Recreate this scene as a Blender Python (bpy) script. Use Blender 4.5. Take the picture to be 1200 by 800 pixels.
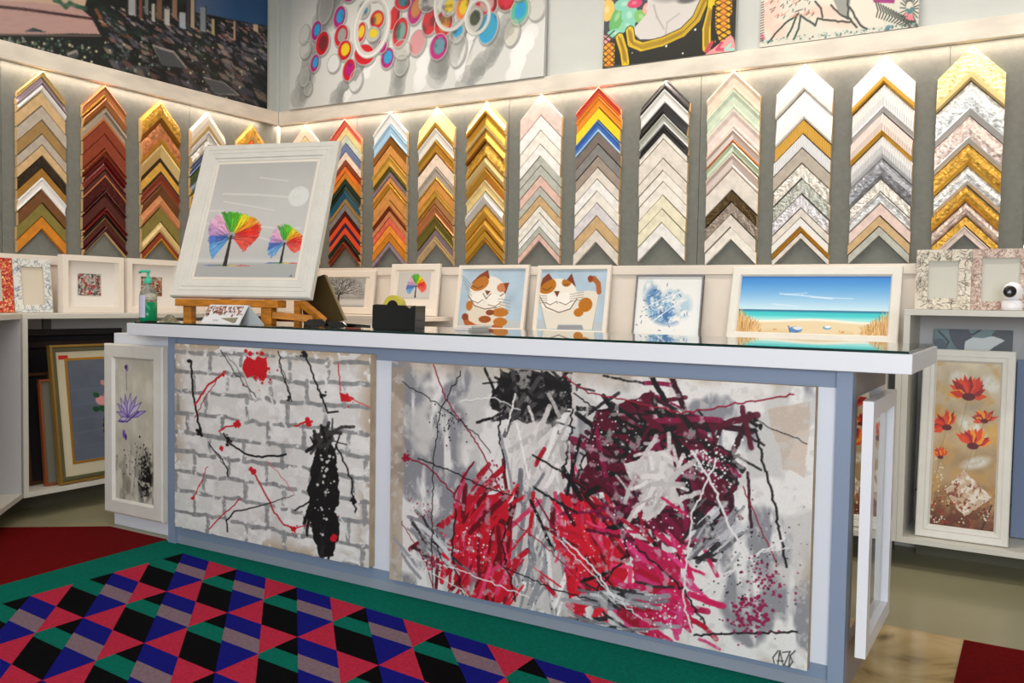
import bpy, math, random
import numpy as np
from mathutils import Vector, Matrix, Euler
for o in list(bpy.data.objects): bpy.data.objects.remove(o)
scene = bpy.context.scene
COL = scene.collection
R = math.radians
# ------------------------------------------------------------------ camera
CY, CP, CR, FPX = 0.5380, -0.0437, 0.0163, 1037.1
CAM = np.array([0.3064, -2.7174, 1.1673])
FW = np.array([-math.sin(CY)*math.cos(CP), math.cos(CY)*math.cos(CP), math.sin(CP)])
R0 = np.array([math.cos(CY), math.sin(CY), 0.0]); U0 = np.cross(R0, FW)
RT = R0*math.cos(CR)+U0*math.sin(CR); UP = -R0*math.sin(CR)+U0*math.cos(CR)
cd = bpy.data.cameras.new('camera'); cam = bpy.data.objects.new('camera', cd); COL.objects.link(cam)
cd.sensor_width = 36.0; cd.sensor_fit = 'HORIZONTAL'; cd.lens = FPX/1200*36.0
cd.clip_start = 0.05; cd.clip_end = 60
m = Matrix.Identity(4)
for i in range(3):
    m[i][0] = RT[i]; m[i][1] = UP[i]; m[i][2] = -FW[i]; m[i][3] = CAM[i]
cam.matrix_world = m
scene.camera = cam
# ------------------------------------------------------------------ world, lights, exposure
scene.view_settings.view_transform = 'Standard'
scene.view_settings.look = 'None'
scene.view_settings.gamma = 1
scene.view_settings.use_curve_mapping = False
scene.view_settings.exposure = 0.0
w = bpy.data.worlds.new('world'); scene.world = w; w.use_nodes = True
w.node_tree.nodes['Background'].inputs[0].default_value = (0.75, 0.85, 1.0, 1)
w.node_tree.nodes['Background'].inputs[1].default_value = 0.6
def area(name, loc, target, sx, sy, power, color, spread=180):
    l = bpy.data.lights.new(name, 'AREA'); l.shape = 'RECTANGLE'; l.size = sx; l.size_y = sy
    l.energy = power; l.color = color; l.spread = R(spread)
    o = bpy.data.objects.new(name, l); COL.objects.link(o); o.location = loc
    d = Vector(target)-Vector(loc); o.rotation_euler = d.to_track_quat('-Z', 'Y').to_euler()
    return o
D, M, XL = 1.9977, 4.5218, -4.5218
area('shop_window_daylight', (1.2, -5.2, 1.85), (-1.2, 1.0, 0.9), 3.2, 2.0, 215, (0.90, 0.95, 1.0))
area('added_ceiling_fill', (-1.6, -1.0, 3.55), (-1.6, -1.0, 0), 2.4, 0.6, 30, (1.0, 0.95, 0.88))  # unseen fill added overhead to brighten the easel painting
LEDW = (1.0, 0.80, 0.66)
for k, x in enumerate((-3.6, -2.2, -0.8, 0.6)):
    area('added_wall_fill_back', (x, 0.95, 3.5), (x, D, 1.95), 0.9, 0.12, 6.5, (1, .92, .84), 100)  # unseen fill added so the glow below the rail fades more gently
for k, y in enumerate((-0.9, 0.5)):
    area('added_wall_fill_left', (-3.5, y, 3.5), (XL, y, 1.95), 0.12, 0.9, 5.5, (1, .92, .84), 100)  # matching added fill for the left wall
area('rail_light_back', (-0.3, D-0.040, 2.4195), (-0.3, D-0.030, 1.4), 8.4, 0.010, 22, LEDW)
ll = area('rail_light_left', (XL+0.040, -0.6, 2.4195), (XL+0.040, -0.6, 1.4), 0.010, 4.8, 11, LEDW)
ll.rotation_euler = (0, 0, 0)

# ------------------------------------------------------------------ helpers
def ray(u, v): return FW+RT*(u-600)/FPX+UP*(400-v)/FPX
def at(u, v, ax, val):
    """a place measured in the photograph, brought onto the real plane axis=val"""
    d = ray(u, v); return CAM+d*((val-CAM[ax])/d[ax])
def proj(P):
    d = np.array(P, float)-CAM; z = d@FW
    return 600+FPX*(d@RT)/z, 400-FPX*(d@UP)/z
def zat(x, y, vpx):
    lo, hi = 0.0, 4.0
    for _ in range(40):
        mid = (lo+hi)/2
        if proj((x, y, mid))[1] > vpx: lo = mid
        else: hi = mid
    return lo
def lin(c):
    c = np.asarray(c, float)
    return np.where(c <= 0.04045, c/12.92, ((c+0.055)/1.055)**2.4)
def rgb(*c): return np.array(c, float)/255.0
MATS = {}
def mat(name, col=(200, 200, 200), rough=0.5, metal=0.0, spec=0.5, bump=0.0, bscale=40.0, var=0.0, vscale=6.0,
        stretch=(1, 1, 1), trans=0.0, ior=1.45, emit=None, estr=1.0, wave=0.0, wscale=60.0, coat=0.0, alpha=1.0, bdist=.004):
    if name in MATS: return MATS[name]
    mt = bpy.data.materials.new(name); mt.use_nodes = True; MATS[name] = mt
    nt = mt.node_tree; b = nt.nodes['Principled BSDF']; L = nt.links
    c = tuple(lin(np.array(col)/255.0))+(1,)
    b.inputs['Base Color'].default_value = c
    b.inputs['Roughness'].default_value = rough; b.inputs['Metallic'].default_value = metal
    b.inputs['Specular IOR Level'].default_value = spec
    b.inputs['Transmission Weight'].default_value = trans; b.inputs['IOR'].default_value = ior
    b.inputs['Coat Weight'].default_value = coat
    if emit: 
        b.inputs['Emission Color'].default_value = tuple(lin(np.array(emit)/255.0))+(1,)
        b.inputs['Emission Strength'].default_value = estr
    if bump or var or wave:
        tc = nt.nodes.new('ShaderNodeTexCoord'); mp = nt.nodes.new('ShaderNodeMapping')
        mp.inputs['Scale'].default_value = stretch
        L.new(tc.outputs['Object'], mp.inputs['Vector'])
    if var:
        n = nt.nodes.new('ShaderNodeTexNoise'); n.inputs['Scale'].default_value = vscale; n.inputs['Detail'].default_value = 6
        L.new(mp.outputs[0], n.inputs['Vector'])
        mx = nt.nodes.new('ShaderNodeMix'); mx.data_type = 'RGBA'
        mx.inputs['A'].default_value = tuple(min(1, x*(1-var)) for x in c[:3])+(1,)
        mx.inputs['B'].default_value = tuple(min(1, x*(1+var)) for x in c[:3])+(1,)
        rp = nt.nodes.new('ShaderNodeMapRange'); rp.inputs['From Min'].default_value = 0.35; rp.inputs['From Max'].default_value = 0.65
        L.new(n.outputs['Fac'], rp.inputs['Value']); L.new(rp.outputs[0], mx.inputs['Factor'])
        L.new(mx.outputs['Result'], b.inputs['Base Color'])
    if bump or wave:
        bp = nt.nodes.new('ShaderNodeBump'); bp.inputs['Distance'].default_value = bdist
        if wave:
            n2 = nt.nodes.new('ShaderNodeTexWave'); n2.inputs['Scale'].default_value = wscale
            n2.inputs['Distortion'].default_value = 1.5; bp.inputs['Strength'].default_value = wave
        else:
            n2 = nt.nodes.new('ShaderNodeTexNoise'); n2.inputs['Scale'].default_value = bscale
            n2.inputs['Detail'].default_value = 4; bp.inputs['Strength'].default_value = bump
        L.new(mp.outputs[0], n2.inputs['Vector']); L.new(n2.outputs[0], bp.inputs['Height'])
        L.new(bp.outputs['Normal'], b.inputs['Normal'])
    return mt
class MB:
    def __init__(s): s.v = []; s.f = []; s.m = []
    def add(s, vs, fs, mi=0):
        n = len(s.v); s.v += [tuple(map(float, p)) for p in vs]
        for f in fs: s.f.append([n+i for i in f]); s.m.append(mi)
        return s
    def box(s, x0, x1, y0, y1, z0, z1, mi=0, b=0.0):
        if b <= 0:
            return s.add([(x, y, z) for z in (z0, z1) for y in (y0, y1) for x in (x0, x1)],
                  [(0, 2, 3, 1), (4, 5, 7, 6), (0, 1, 5, 4), (2, 6, 7, 3), (0, 4, 6, 2), (1, 3, 7, 5)], mi)
        vs = []; 
        for z, i in ((z0, b), (z0+b, 0), (z1-b, 0), (z1, b)):
            xa, xb, ya, yb = x0+i, x1-i, y0+i, y1-i
            c = b if i == 0 else b*0.4
            vs += [(xa+c, ya, z), (xb-c, ya, z), (xb, ya+c, z), (xb, yb-c, z), (xb-c, yb, z), (xa+c, yb, z), (xa, yb-c, z), (xa, ya+c, z)]
        fs = [tuple(range(7, -1, -1)), tuple(range(24, 32))]
        for k in range(3):
            for j in range(8): fs.append((k*8+j, k*8+(j+1) % 8, k*8+8+(j+1) % 8, k*8+8+j))
        return s.add(vs, fs, mi)
    def lathe(s, prof, c=(0, 0, 0), n=28, mi=0):
        vs = []; fs = []
        for r, z in prof:
            for k in range(n):
                a = 2*math.pi*k/n; vs.append((c[0]+r*math.cos(a), c[1]+r*math.sin(a), c[2]+z))
        for i in range(len(prof)-1):
            for k in range(n): fs.append((i*n+k, i*n+(k+1) % n, (i+1)*n+(k+1) % n, (i+1)*n+k))
        fs.append(tuple(range(n-1, -1, -1))); fs.append(tuple((len(prof)-1)*n+k for k in range(n)))
        return s.add(vs, fs, mi)
    def prism(s, pts, y0, y1, mi=0):
        n = len(pts); vs = [(x, y0, z) for x, z in pts]+[(x, y1, z) for x, z in pts]
        fs = [tuple(range(n)), tuple(range(2*n-1, n-1, -1))]+[(i, n+i, n+(i+1) % n, (i+1) % n) for i in range(n)]
        return s.add(vs, fs, mi)
    def slab(s, pts, z0, z1, mi=0):
        n = len(pts); vs = [(x, y, z0) for x, y in pts]+[(x, y, z1) for x, y in pts]
        fs = [tuple(range(n-1, -1, -1)), tuple(range(n, 2*n))]+[(i, (i+1) % n, n+(i+1) % n, n+i) for i in range(n)]
        return s.add(vs, fs, mi)
    def tube(s, pts, r, n=8, mi=0):
        pts = [Vector(p) for p in pts]; vs = []; fs = []
        for i, p in enumerate(pts):
            d = (pts[min(i+1, len(pts)-1)]-pts[max(i-1, 0)]).normalized()
            a = d.cross(Vector((0, 0, 1))); a = a.normalized() if a.length > 1e-3 else Vector((1, 0, 0)); b = d.cross(a)
            for k in range(n):
                t = 2*math.pi*k/n; vs.append(p+a*r*math.cos(t)+b*r*math.sin(t))
        for i in range(len(pts)-1):
            for k in range(n): fs.append((i*n+k, i*n+(k+1) % n, (i+1)*n+(k+1) % n, (i+1)*n+k))
        fs.append(tuple(range(n-1, -1, -1))); fs.append(tuple((len(pts)-1)*n+k for k in range(n)))
        return s.add(vs, fs, mi)
    def bar(s, p, q, wx, wy, mi=0):
        p = Vector(p); q = Vector(q); d = (q-p).normalized(); a = Vector((1, 0, 0))
        if abs(d.x) > 0.9: a = Vector((0, 1, 0))
        b = d.cross(a).normalized(); a = b.cross(d).normalized()
        vs = [c+a*sx*wx/2+b*sy*wy/2 for c in (p, q) for sx, sy in ((-1, -1), (1, -1), (1, 1), (-1, 1))]
        return s.add(vs, [(3, 2, 1, 0), (4, 5, 6, 7)]+[(i, (i+1) % 4, 4+(i+1) % 4, 4+i) for i in range(4)], mi)
    def build(s, name, mats, parent=None, smooth=False, fixn=True):
        me = bpy.data.meshes.new(name); me.from_pydata(s.v, [], s.f); me.update()
        for q in (mats if isinstance(mats, (list, tuple)) else [mats]): me.materials.append(q)
        me.polygons.foreach_set('material_index', s.m)
        if fixn:
            import bmesh
            bm = bmesh.new(); bm.from_mesh(me); bmesh.ops.recalc_face_normals(bm, faces=bm.faces); bm.to_mesh(me); bm.free()
        if smooth: me.shade_smooth()
        o = bpy.data.objects.new(name, me); COL.objects.link(o)
        if parent: o.parent = parent
        return o
def tag(o, label=None, cat=None, group=None, kind=None):
    if label: o['label'] = label
    if cat: o['category'] = cat
    if group: o['group'] = group
    if kind: o['kind'] = kind
    return o
def thing(name, label, cat, loc=(0, 0, 0), rotz=0.0, tilt=0.0, group=None):
    o = bpy.data.objects.new(name, None); COL.objects.link(o); o.empty_display_size = 0.05
    o.location = loc; o.rotation_euler = (-tilt, 0, rotz)
    return tag(o, label, cat, group)
def struct(name, mb, m, parent=None, **k):
    o = mb.build(name, m, parent, **k); o['kind'] = 'structure'; return o
# ------------------------------------------------------------------ raster painter for pigment on the paintings (numpy -> vertex pigment)
def vnoise(h, w, cy, cx, rng):
    g = rng.random((cy+2, cx+2)); y = np.linspace(0, cy, h); x = np.linspace(0, cx, w)
    yi = y.astype(int); xi = x.astype(int); fy = (y-yi)[:, None]; fx = (x-xi)[None]
    fy = fy*fy*(3-2*fy); fx = fx*fx*(3-2*fx)
    a = g[yi][:, xi]; b = g[yi][:, xi+1]; c = g[yi+1][:, xi]; d = g[yi+1][:, xi+1]
    return (a*(1-fx)+b*fx)*(1-fy)+(c*(1-fx)+d*fx)*fy
class Cv:
    def __init__(s, w, h, col, seed=1):
        s.w, s.h = w, h; s.a = np.zeros((h, w, 3))+np.array(col, float); s.rng = np.random.default_rng(seed)
        s.Y, s.X = np.mgrid[0:h, 0:w].astype(float); s.H = np.zeros((h, w)); s.fr = None; s.kp = 1.0
    def fb(s, c, asp=1.0, octv=4):
        t = 0; n = 0
        for k in range(octv):
            q = 2**k; t = t+vnoise(s.h, s.w, max(1, int(c*q*s.h/s.w*asp)), max(1, int(c*q)), s.rng)/q; n += 1/q
        return t/n
    def mix(s, mask, col, hgt=0.0):
        mask = np.clip(mask, 0, 1); s.a = s.a*(1-mask[..., None])+np.array(col, float)*mask[..., None]
        if hgt: s.H = s.H*(1-mask)+hgt*mask
    def pt(s, p):
        """photo pixel -> raster pixel on this picture's plane"""
        if s.fr is None: return p
        O, ux, uz, n, W, H = s.fr
        d = ray(*p); t = ((O-CAM)@n)/(d@n); q = CAM+d*t-O
        return ((q@ux)/W*(s.w-1), (q@uz)/H*(s.h-1))
    def pm(s, pts, rough=0.0):
        pts = np.array([s.pt(p) for p in pts]); m = np.zeros((s.h, s.w))
        X, Y = s.X, s.Y
        if rough:
            X = X+(s.fb(14)-.5)*rough*2; Y = Y+(s.fb(14)-.5)*rough*2
        for oy in (-.25, .25):
            for ox in (-.25, .25):
                ins = np.zeros((s.h, s.w), bool)
                for i in range(len(pts)):
                    x1, y1 = pts[i]; x2, y2 = pts[(i+1) % len(pts)]
                    if y1 == y2: continue
                    c = ((y1 > Y+oy) != (y2 > Y+oy)) & (X+ox < (x2-x1)*(Y+oy-y1)/(y2-y1)+x1)
                    ins ^= c
                m += ins*.25
        return m
    def poly(s, pts, col, rough=0.0, op=1.0, hgt=0.0):
        m = s.pm(pts, rough)*op; s.mix(m, col, hgt); return m
    def em(s, cx, cy, rx, ry, rot=0.0, soft=1.0):
        dx = s.X-cx; dy = s.Y-cy; c, n = math.cos(rot), math.sin(rot)
        r = np.sqrt(((dx*c+dy*n)/rx)**2+((-dx*n+dy*c)/ry)**2)
        return np.clip((1-r)*min(rx, ry)/soft+.5, 0, 1)
    def emp(s, p, rx, ry, rot=0.0, soft=1.0):
        k = s.kp if s.fr is not None else 1.0; p = s.pt(p); return s.em(p[0], p[1], rx*k, ry*k, rot, soft)
    def ell(s, p, rx, ry, col, rot=0.0, soft=1.0, op=1.0, hgt=0.0):
        k = s.kp if s.fr is not None else 1.0; rx *= k; ry *= k; p = s.pt(p); s.mix(s.em(p[0], p[1], rx, ry, rot, soft)*op, col, hgt)
    def line(s, pts, wd, col, op=1.0, wob=0.0, hgt=0.0, w2=None):
        k = s.kp if s.fr is not None else 1.0; wd *= k; w2 = None if w2 is None else w2*k
        P = [s.pt(p) for p in pts]
        if wob:
            Q = []
            for a, b in zip(P[:-1], P[1:]):
                n = max(1, int(math.hypot(b[0]-a[0], b[1]-a[1])/5))
                for k in range(n):
                    t = k/n; Q.append((a[0]+(b[0]-a[0])*t+s.rng.normal()*wob, a[1]+(b[1]-a[1])*t+s.rng.normal()*wob))
            P = Q+[P[-1]]
        n = len(P)-1
        for i, (a, b) in enumerate(zip(P[:-1], P[1:])):
            wi = wd if w2 is None else wd+(w2-wd)*i/max(1, n-1)
            x0 = int(max(0, min(a[0], b[0])-wi-2)); x1 = int(min(s.w, max(a[0], b[0])+wi+3))
            y0 = int(max(0, min(a[1], b[1])-wi-2)); y1 = int(min(s.h, max(a[1], b[1])+wi+3))
            if x1 <= x0 or y1 <= y0: continue
            X = s.X[y0:y1, x0:x1]; Y = s.Y[y0:y1, x0:x1]; dx, dy = b[0]-a[0], b[1]-a[1]; L = dx*dx+dy*dy+1e-9
            t = np.clip(((X-a[0])*dx+(Y-a[1])*dy)/L, 0, 1); d = np.hypot(X-a[0]-t*dx, Y-a[1]-t*dy)
            m = np.clip(wi/2-d+.5, 0, 1)*min(1, wi)*op
            s.a[y0:y1, x0:x1] = s.a[y0:y1, x0:x1]*(1-m[..., None])+np.array(col, float)*m[..., None]
            if hgt: s.H[y0:y1, x0:x1] = np.maximum(s.H[y0:y1, x0:x1], m*hgt)
    def dots(s, p, spread, n, r, col, aniso=(1, 1)):
        p = s.pt(p)
        for _ in range(n):
            x = p[0]+s.rng.normal()*spread*aniso[0]; y = p[1]+s.rng.normal()*spread*aniso[1]; q = r*(.4+s.rng.random()*.9)
            fr = s.fr; s.fr = None; s.line([(x, y), (x+.1, y)], q*2, col, hgt=.5); s.fr = fr
def pigment_mat(rough=0.55):
    k = 'pigment_%d' % int(rough*100)
    if k in MATS: return MATS[k]
    mt = mat(k, rough=rough); nt = mt.node_tree; a = nt.nodes.new('ShaderNodeAttribute'); a.attribute_name = 'pigment'
    nt.links.new(a.outputs['Color'], nt.nodes['Principled BSDF'].inputs['Base Color']); return mt
def artwork(name, cv, W, H, parent, loc=(0, 0, 0), relief=0.0, rough=0.55):
    """a painted surface W x H, its origin bottom-left, x right, z up, facing -y"""
    h, w = cv.h, cv.w; n = h*w
    co = np.empty((h, w, 3)); co[..., 0] = cv.X/(w-1)*W; co[..., 2] = H-cv.Y/(h-1)*H; co[..., 1] = -cv.H*relief
    i = np.arange(n).reshape(h, w); q = np.stack([i[1:, :-1], i[1:, 1:], i[:-1, 1:], i[:-1, :-1]], -1).reshape(-1, 4)
    me = bpy.data.meshes.new(name); me.vertices.add(n); me.vertices.foreach_set('co', co.reshape(-1))
    me.loops.add(len(q)*4); me.loops.foreach_set('vertex_index', q.reshape(-1).astype(np.int32))
    me.polygons.add(len(q)); me.polygons.foreach_set('loop_start', np.arange(0, len(q)*4, 4, dtype=np.int32))
    me.update(calc_edges=True); me.validate()
    at_ = me.color_attributes.new('pigment', 'FLOAT_COLOR', 'POINT')
    c4 = np.ones((n, 4)); c4[:, :3] = lin(np.clip(cv.a, 0, 255).reshape(-1, 3)/255.0); at_.data.foreach_set('color', c4.reshape(-1))
    me.materials.append(pigment_mat(rough)); me.shade_smooth()
    o = bpy.data.objects.new(name, me); COL.objects.link(o); o.parent = parent; o.location = loc; return o
def on_plane(cv, root, W, H, off=(0, 0, 0)):
    """let the painter read photo pixels on the plane of a picture hanging from root"""
    mw = Matrix.LocRotScale(root.location, root.rotation_euler, None)
    O = np.array(mw @ Vector((off[0], off[1], off[2]+H))); r = np.array(mw.to_3x3())
    cv.fr = (O, r[:, 0], -r[:, 2], r[:, 1], W, H)
    ctr = O+r[:, 0]*W/2-r[:, 2]*H/2; u, v = proj(ctr); v = max(v, 5); a = cv.pt((u-5, v)); b = cv.pt((u+5, v)); cv.kp = max(.5, math.hypot(b[0]-a[0], b[1]-a[1])/10); return cv
# ------------------------------------------------------------------ materials
WHITE_WOOD = mat('whitewashed_wood', (228, 220, 208), .55, bump=.15, bscale=30, stretch=(1, 1, 8), var=.05, vscale=10)
RAIL = mat('whitewashed_pine', (222, 212, 196), .5, var=.10, vscale=5, stretch=(1, 1, 3))
CREAM = mat('cream_lacquer', (236, 224, 210), .45, var=.02)
CUB = mat('pale_melamine', (214, 210, 198), .4)
CUBG = mat('grey_melamine', (190, 188, 188), .45)
LAC = mat('white_lacquer', (232, 234, 240), .28)
BLUE = mat('blue_grey_paint', (134, 148, 172), .35)
PANELW = mat('counter_white_panel', (222, 226, 236), .35)
UPW = mat('upper_wall_paint', (196, 198, 192), .8, var=.02)
LINEN = mat('linen_grey_cladding', (118, 119, 111), .9, bump=.3, bscale=180, var=.06, vscale=40)
PINE = mat('raw_pine', (226, 186, 128), .6, var=.1, vscale=30)
EASEL = mat('varnished_pine', (196, 124, 38), .4, var=.22, vscale=14, stretch=(1, 1, 4))
BLACKP = mat('black_plastic', (14, 14, 16), .18, coat=.5)
# ------------------------------------------------------------------ setting
T = MB(); T.box(-7, 4.2, -6, 3.2, -.08, 0)
struct('floor', T, mat('olive_lino', (156, 151, 120), .32, var=.10, vscale=1.3))
T = MB(); T.box(-.62, 4.2, -6, .765, 0, .003)
marble = mat('marble_tile', (190, 170, 126), .16)
nt = marble.node_tree; b = nt.nodes['Principled BSDF']; tc = nt.nodes.new('ShaderNodeTexCoord')
n1 = nt.nodes.new('ShaderNodeTexNoise'); n1.inputs['Scale'].default_value = 3.2; n1.inputs['Detail'].default_value = 9; n1.inputs['Distortion'].default_value = 1.6
rp = nt.nodes.new('ShaderNodeValToRGB'); rp.color_ramp.elements[0].position = .33; rp.color_ramp.elements[1].position = .62
rp.color_ramp.elements[0].color = (*lin(rgb(112, 92, 52)), 1); rp.color_ramp.elements[1].color = (*lin(rgb(200, 176, 130)), 1)
e = rp.color_ramp.elements.new(.45); e.color = (*lin(rgb(176, 152, 102)), 1)
nt.links.new(tc.outputs['Object'], n1.inputs['Vector']); nt.links.new(n1.outputs['Fac'], rp.inputs['Fac']); nt.links.new(rp.outputs['Color'], b.inputs['Base Color'])
struct('floor_marble', T, marble)
T = MB(); T.box(-7, 4.2, -6, 3.2, 3.62, 3.7); struct('ceiling', T, mat('ceiling_paint', (226, 222, 214), .9))
T = MB(); T.box(-7, 4.2, D, D+.12, 0, 3.62); wb = struct('wall_back', T, UPW)
T = MB(); T.box(XL-.12, XL, -6, D, 0, 3.62); wl = struct('wall_left', T, UPW)
T = MB(); T.box(4.0, 4.12, -6, D, 0, 3.62); struct('wall_right', T, UPW)
# street side wall behind the camera with the shop window
T = MB(); T.box(XL, 4.0, -5.5, -5.35, 0, .5); T.box(XL, 4.0, -5.5, -5.35, 3.0, 3.62); T.box(XL, -2.2, -5.5, -5.35, .5, 3.0); T.box(2.9, 4.0, -5.5, -5.35, .5, 3.0)
struct('wall_front', T, UPW)
T = MB()
for x0, x1 in ((-2.2, -2.12), (.31, .39), (2.82, 2.9)): T.box(x0, x1, -5.47, -5.38, .5, 3.0)
T.box(-2.2, 2.9, -5.47, -5.38, .5, .58); T.box(-2.2, 2.9, -5.47, -5.38, 2.92, 3.0)
struct('window_1', T, mat('window_frame_grey', (120, 122, 126), .4))
# linen cladding boards with fine joints
xs = [-4.515, -3.767, -2.547, -1.327, -.107, 1.113, 2.333, 3.99]
for a, b_ in zip(xs[:-1], xs[1:]):
    T = MB(); T.box(a+.0015, b_-.0015, D-.010, D, 1.38, 2.43); struct('wall_panel', T, LINEN, wb)
ys = [-5.3, -3.68, -2.46, -1.24, -.02, 1.203, D-.012]
for a, b_ in zip(ys[:-1], ys[1:]):
    T = MB(); T.box(XL, XL+.010, a+.0015, b_-.0015, 1.38, 2.43); struct('wall_panel', T, LINEN, wl)
# picture rail
T = MB(); T.box(XL+.045, 3.99, D-.045, D, 2.421, 2.516, b=.002); struct('trim_1', T, RAIL)
T = MB(); T.box(XL, XL+.045, -5.3, D-.0455, 2.421, 2.516, b=.002); struct('trim_2', T, RAIL)
T = MB(); T.box(XL+.010, XL+.028, D-.028, D-.010, 1.39, 2.426); struct('trim_3', T, CREAM)
T = MB(); T.box(XL, XL+.02, D-.02, D, 2.5195, 3.62); struct('trim_4', T, UPW)
# pale backboard below the samples
T = MB(); T.box(XL, -.22, D-.02, D-.0005, .90, 1.389); T.box(XL+.02, -.22, D-.032, D-.02, 1.338, 1.389, b=.002); tb = struct('trim_5', T, CREAM)
T = MB(); T.box(XL, XL+.02, -3.0, D-.02, .90, 1.389); T.box(XL+.02, XL+.032, -3.0, D-.032, 1.338, 1.389, b=.002); struct('trim_6', T, CREAM)
# ------------------------------------------------------------------ carpets
RED = mat('red_carpet_pile', (104, 6, 8), .95, spec=.1, bump=.6, bscale=400, var=.15, vscale=60)
T = MB(); T.slab([(-3.262, .055), (-3.70, .055), (-4.25, -.36), (-4.5, -.9), (-4.5, -5), (-3.20, -5), (-3.225, -.764)], 0, .005)
tag(T.build('carpet', RED), 'dark red carpet at the left of the patterned rug, before the low cubbies', 'carpet')
T = MB(); T.slab([(.115, .742), (1.9, .742), (1.9, -1.6), (.115, -1.6)], .003, .009)
tag(T.build('carpet', RED), 'dark red mat on the marble floor right of the counter', 'carpet')
pile = dict(spec=.08, bump=.6, bscale=420, var=.14, vscale=90)
RM = [mat('rug_teal', (2, 102, 86), .95, **pile), mat('rug_black', (3, 3, 5), .95, **pile), mat('rug_blue', (18, 20, 116), .95, **pile),
      mat('rug_mauve', (124, 102, 112), .95, **pile), mat('rug_pink', (178, 40, 64), .95, **pile)]
T = MB(); T.slab([(-3.246, .032), (-.17, .032), (-.17, -3.5), (-3.17, -3.5), (-3.22, -.764)], 0.003, .008, 0)
A0 = np.array([-2.612, -.452]); E1 = np.array([.3835, -.0325]); E2 = np.array([.003, .351])
def cell(i, j):
    def q(pts, mi): 
        vs = []
        for s_, t_ in pts:
            p = A0+E1*(i+s_)+E2*(j+t_); vs.append((p[0], p[1], .0092))
        T.add(vs, [tuple(range(len(vs)))], mi)
    L = lambda a, b_, t: (a[0]+(b_[0]-a[0])*t, a[1]+(b_[1]-a[1])*t)
    q([(0, 0), (.5, 0), (0, .5)], 4)
    q([(.5, 1), (1, .5), (1, 1)], 4)
    # black / teal / black band between s+t=.5 and s+t=1
    q([(.5, 0), (1, 0), (.56, .44), (.06, .44)], 1)
    q([(.06, .44), (.56, .44), (.31, .69), (0, .69), (0, .5)], 0)
    q([(0, .69), (.31, .69), (0, 1)], 1)
    # blue / mauve / blue band between s+t=1 and s+t=1.5
    q([(1, 0), (1, .5), (.5, .5)], 2)
    q([(.5, .5), (1, .5), (.77, .73), (.27, .73)], 3)
    q([(.27, .73), (.77, .73), (.5, 1), (0, 1)], 2)
for i in range(-1, 6):
    for j in range(-7, 1): cell(i, j)
tag(T.build('rug', RM, fixn=False), 'woven rug of pink, blue, black and mauve triangles with a green border', 'rug')
# ------------------------------------------------------------------ shelving
def cubby_row(name, label, loc, rotz, xs, depth, z0, z1, tk=.026, plinth=True, matl=CUB, back=CUBG):
    """open fronted cubbies: origin at the front left floor corner, x along the front, y to the back"""
    r = thing(name, label, 'shelf', loc, rotz)
    a, b_ = xs[0], xs[-1]
    T = MB(); T.box(a, b_, 0, depth, z1-tk, z1, b=.001); T.build('top_board', matl, r)
    T = MB(); T.box(a, b_, 0, depth, z0, z0+tk, b=.001); T.build('bottom_board', matl, r)
    for k, x in enumerate(xs):
        x0 = a if k == 0 else (b_-tk if k == len(xs)-1 else x-tk/2)
        T = MB(); T.box(x0, x0+tk, 0.0005, depth-.012, z0+tk, z1-tk); T.build('side_panel', matl, r)
    T = MB(); T.box(a, b_, depth-.012, depth, z0+tk, z1-tk); T.build('back_panel', back, r)
    if plinth:
        T = MB(); T.box(a+.05, b_-.05, depth-.08, depth-.04, 0, z0); T.build('plinth', mat('plinth_shade_olive', (96, 92, 74), .6), r)  # unseen plinth, its dark olive paints in the shade below the cubbies
    return r
cubby_row('cubby_shelf', 'tall pale open cubby right of the counter, holding the poppy painting', (-.2175, D-.432, 0), 0, (0, .60, 1.2), .40, .1208, 1.1674)
cubby_row('cubby_shelf', 'low bench of pale cubbies under the cat paintings, partly behind the counter', (-2.93, D-.432, 0), 0, (0, .68, 1.36, 2.03, 2.7115), .40, .1208, .985)
lu = cubby_row('cubby_shelf', 'long pale cubby shelf on the left wall holding a stack of leaning frames', (-4.153, -.12, 0), R(90), (0, .90, 1.5, 2.085), .345, .1208, 1.0702, plinth=True)
T = MB(); T.box(.3, .345, .315, .333, .93, 1.044); T.build('bracket', mat('bracket_grey', (104, 104, 96), .5), lu)
T = MB(); T.box(-4.15, -2.934, D-.40, D-.035, 1.0442, 1.0702, b=.001); T.box(-4.15, -2.934, D-.40, D-.37, .97, 1.0442)
tag(T.build('wall_shelf', CREAM), 'pale wall shelf under the small tree pictures, behind the counter', 'shelf')
# 45 degree corner unit at the far left
ca = thing('corner_shelf', 'empty pale corner cubby cut off by the left edge of the photo', 'shelf', (-4.158, -.125, 0), R(-45))
T = MB(); T.box(0, .9, -.45, 0, 1.044, 1.0702); T.build('top_board', CUB, ca)
T = MB(); T.box(0, .9, -.45, 0, .1208, .147); T.build('bottom_board', CUB, ca)
T = MB(); T.box(0, .9, -.45, -.438, .147, 1.044); T.build('back_panel', CUBG, ca)
T = MB(); T.box(0, .012, -.438, -.002, .147, 1.044); T.box(.888, .9, -.438, -.002, .147, 1.044); T.build('side_panel', CUBG, ca)
T = MB(); T.box(.1, .8, -.42, -.38, .0052, .1208); T.build('plinth', mat('plinth_shade_olive'), ca)  # same olive with the under-shelf shade put into its colour
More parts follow.
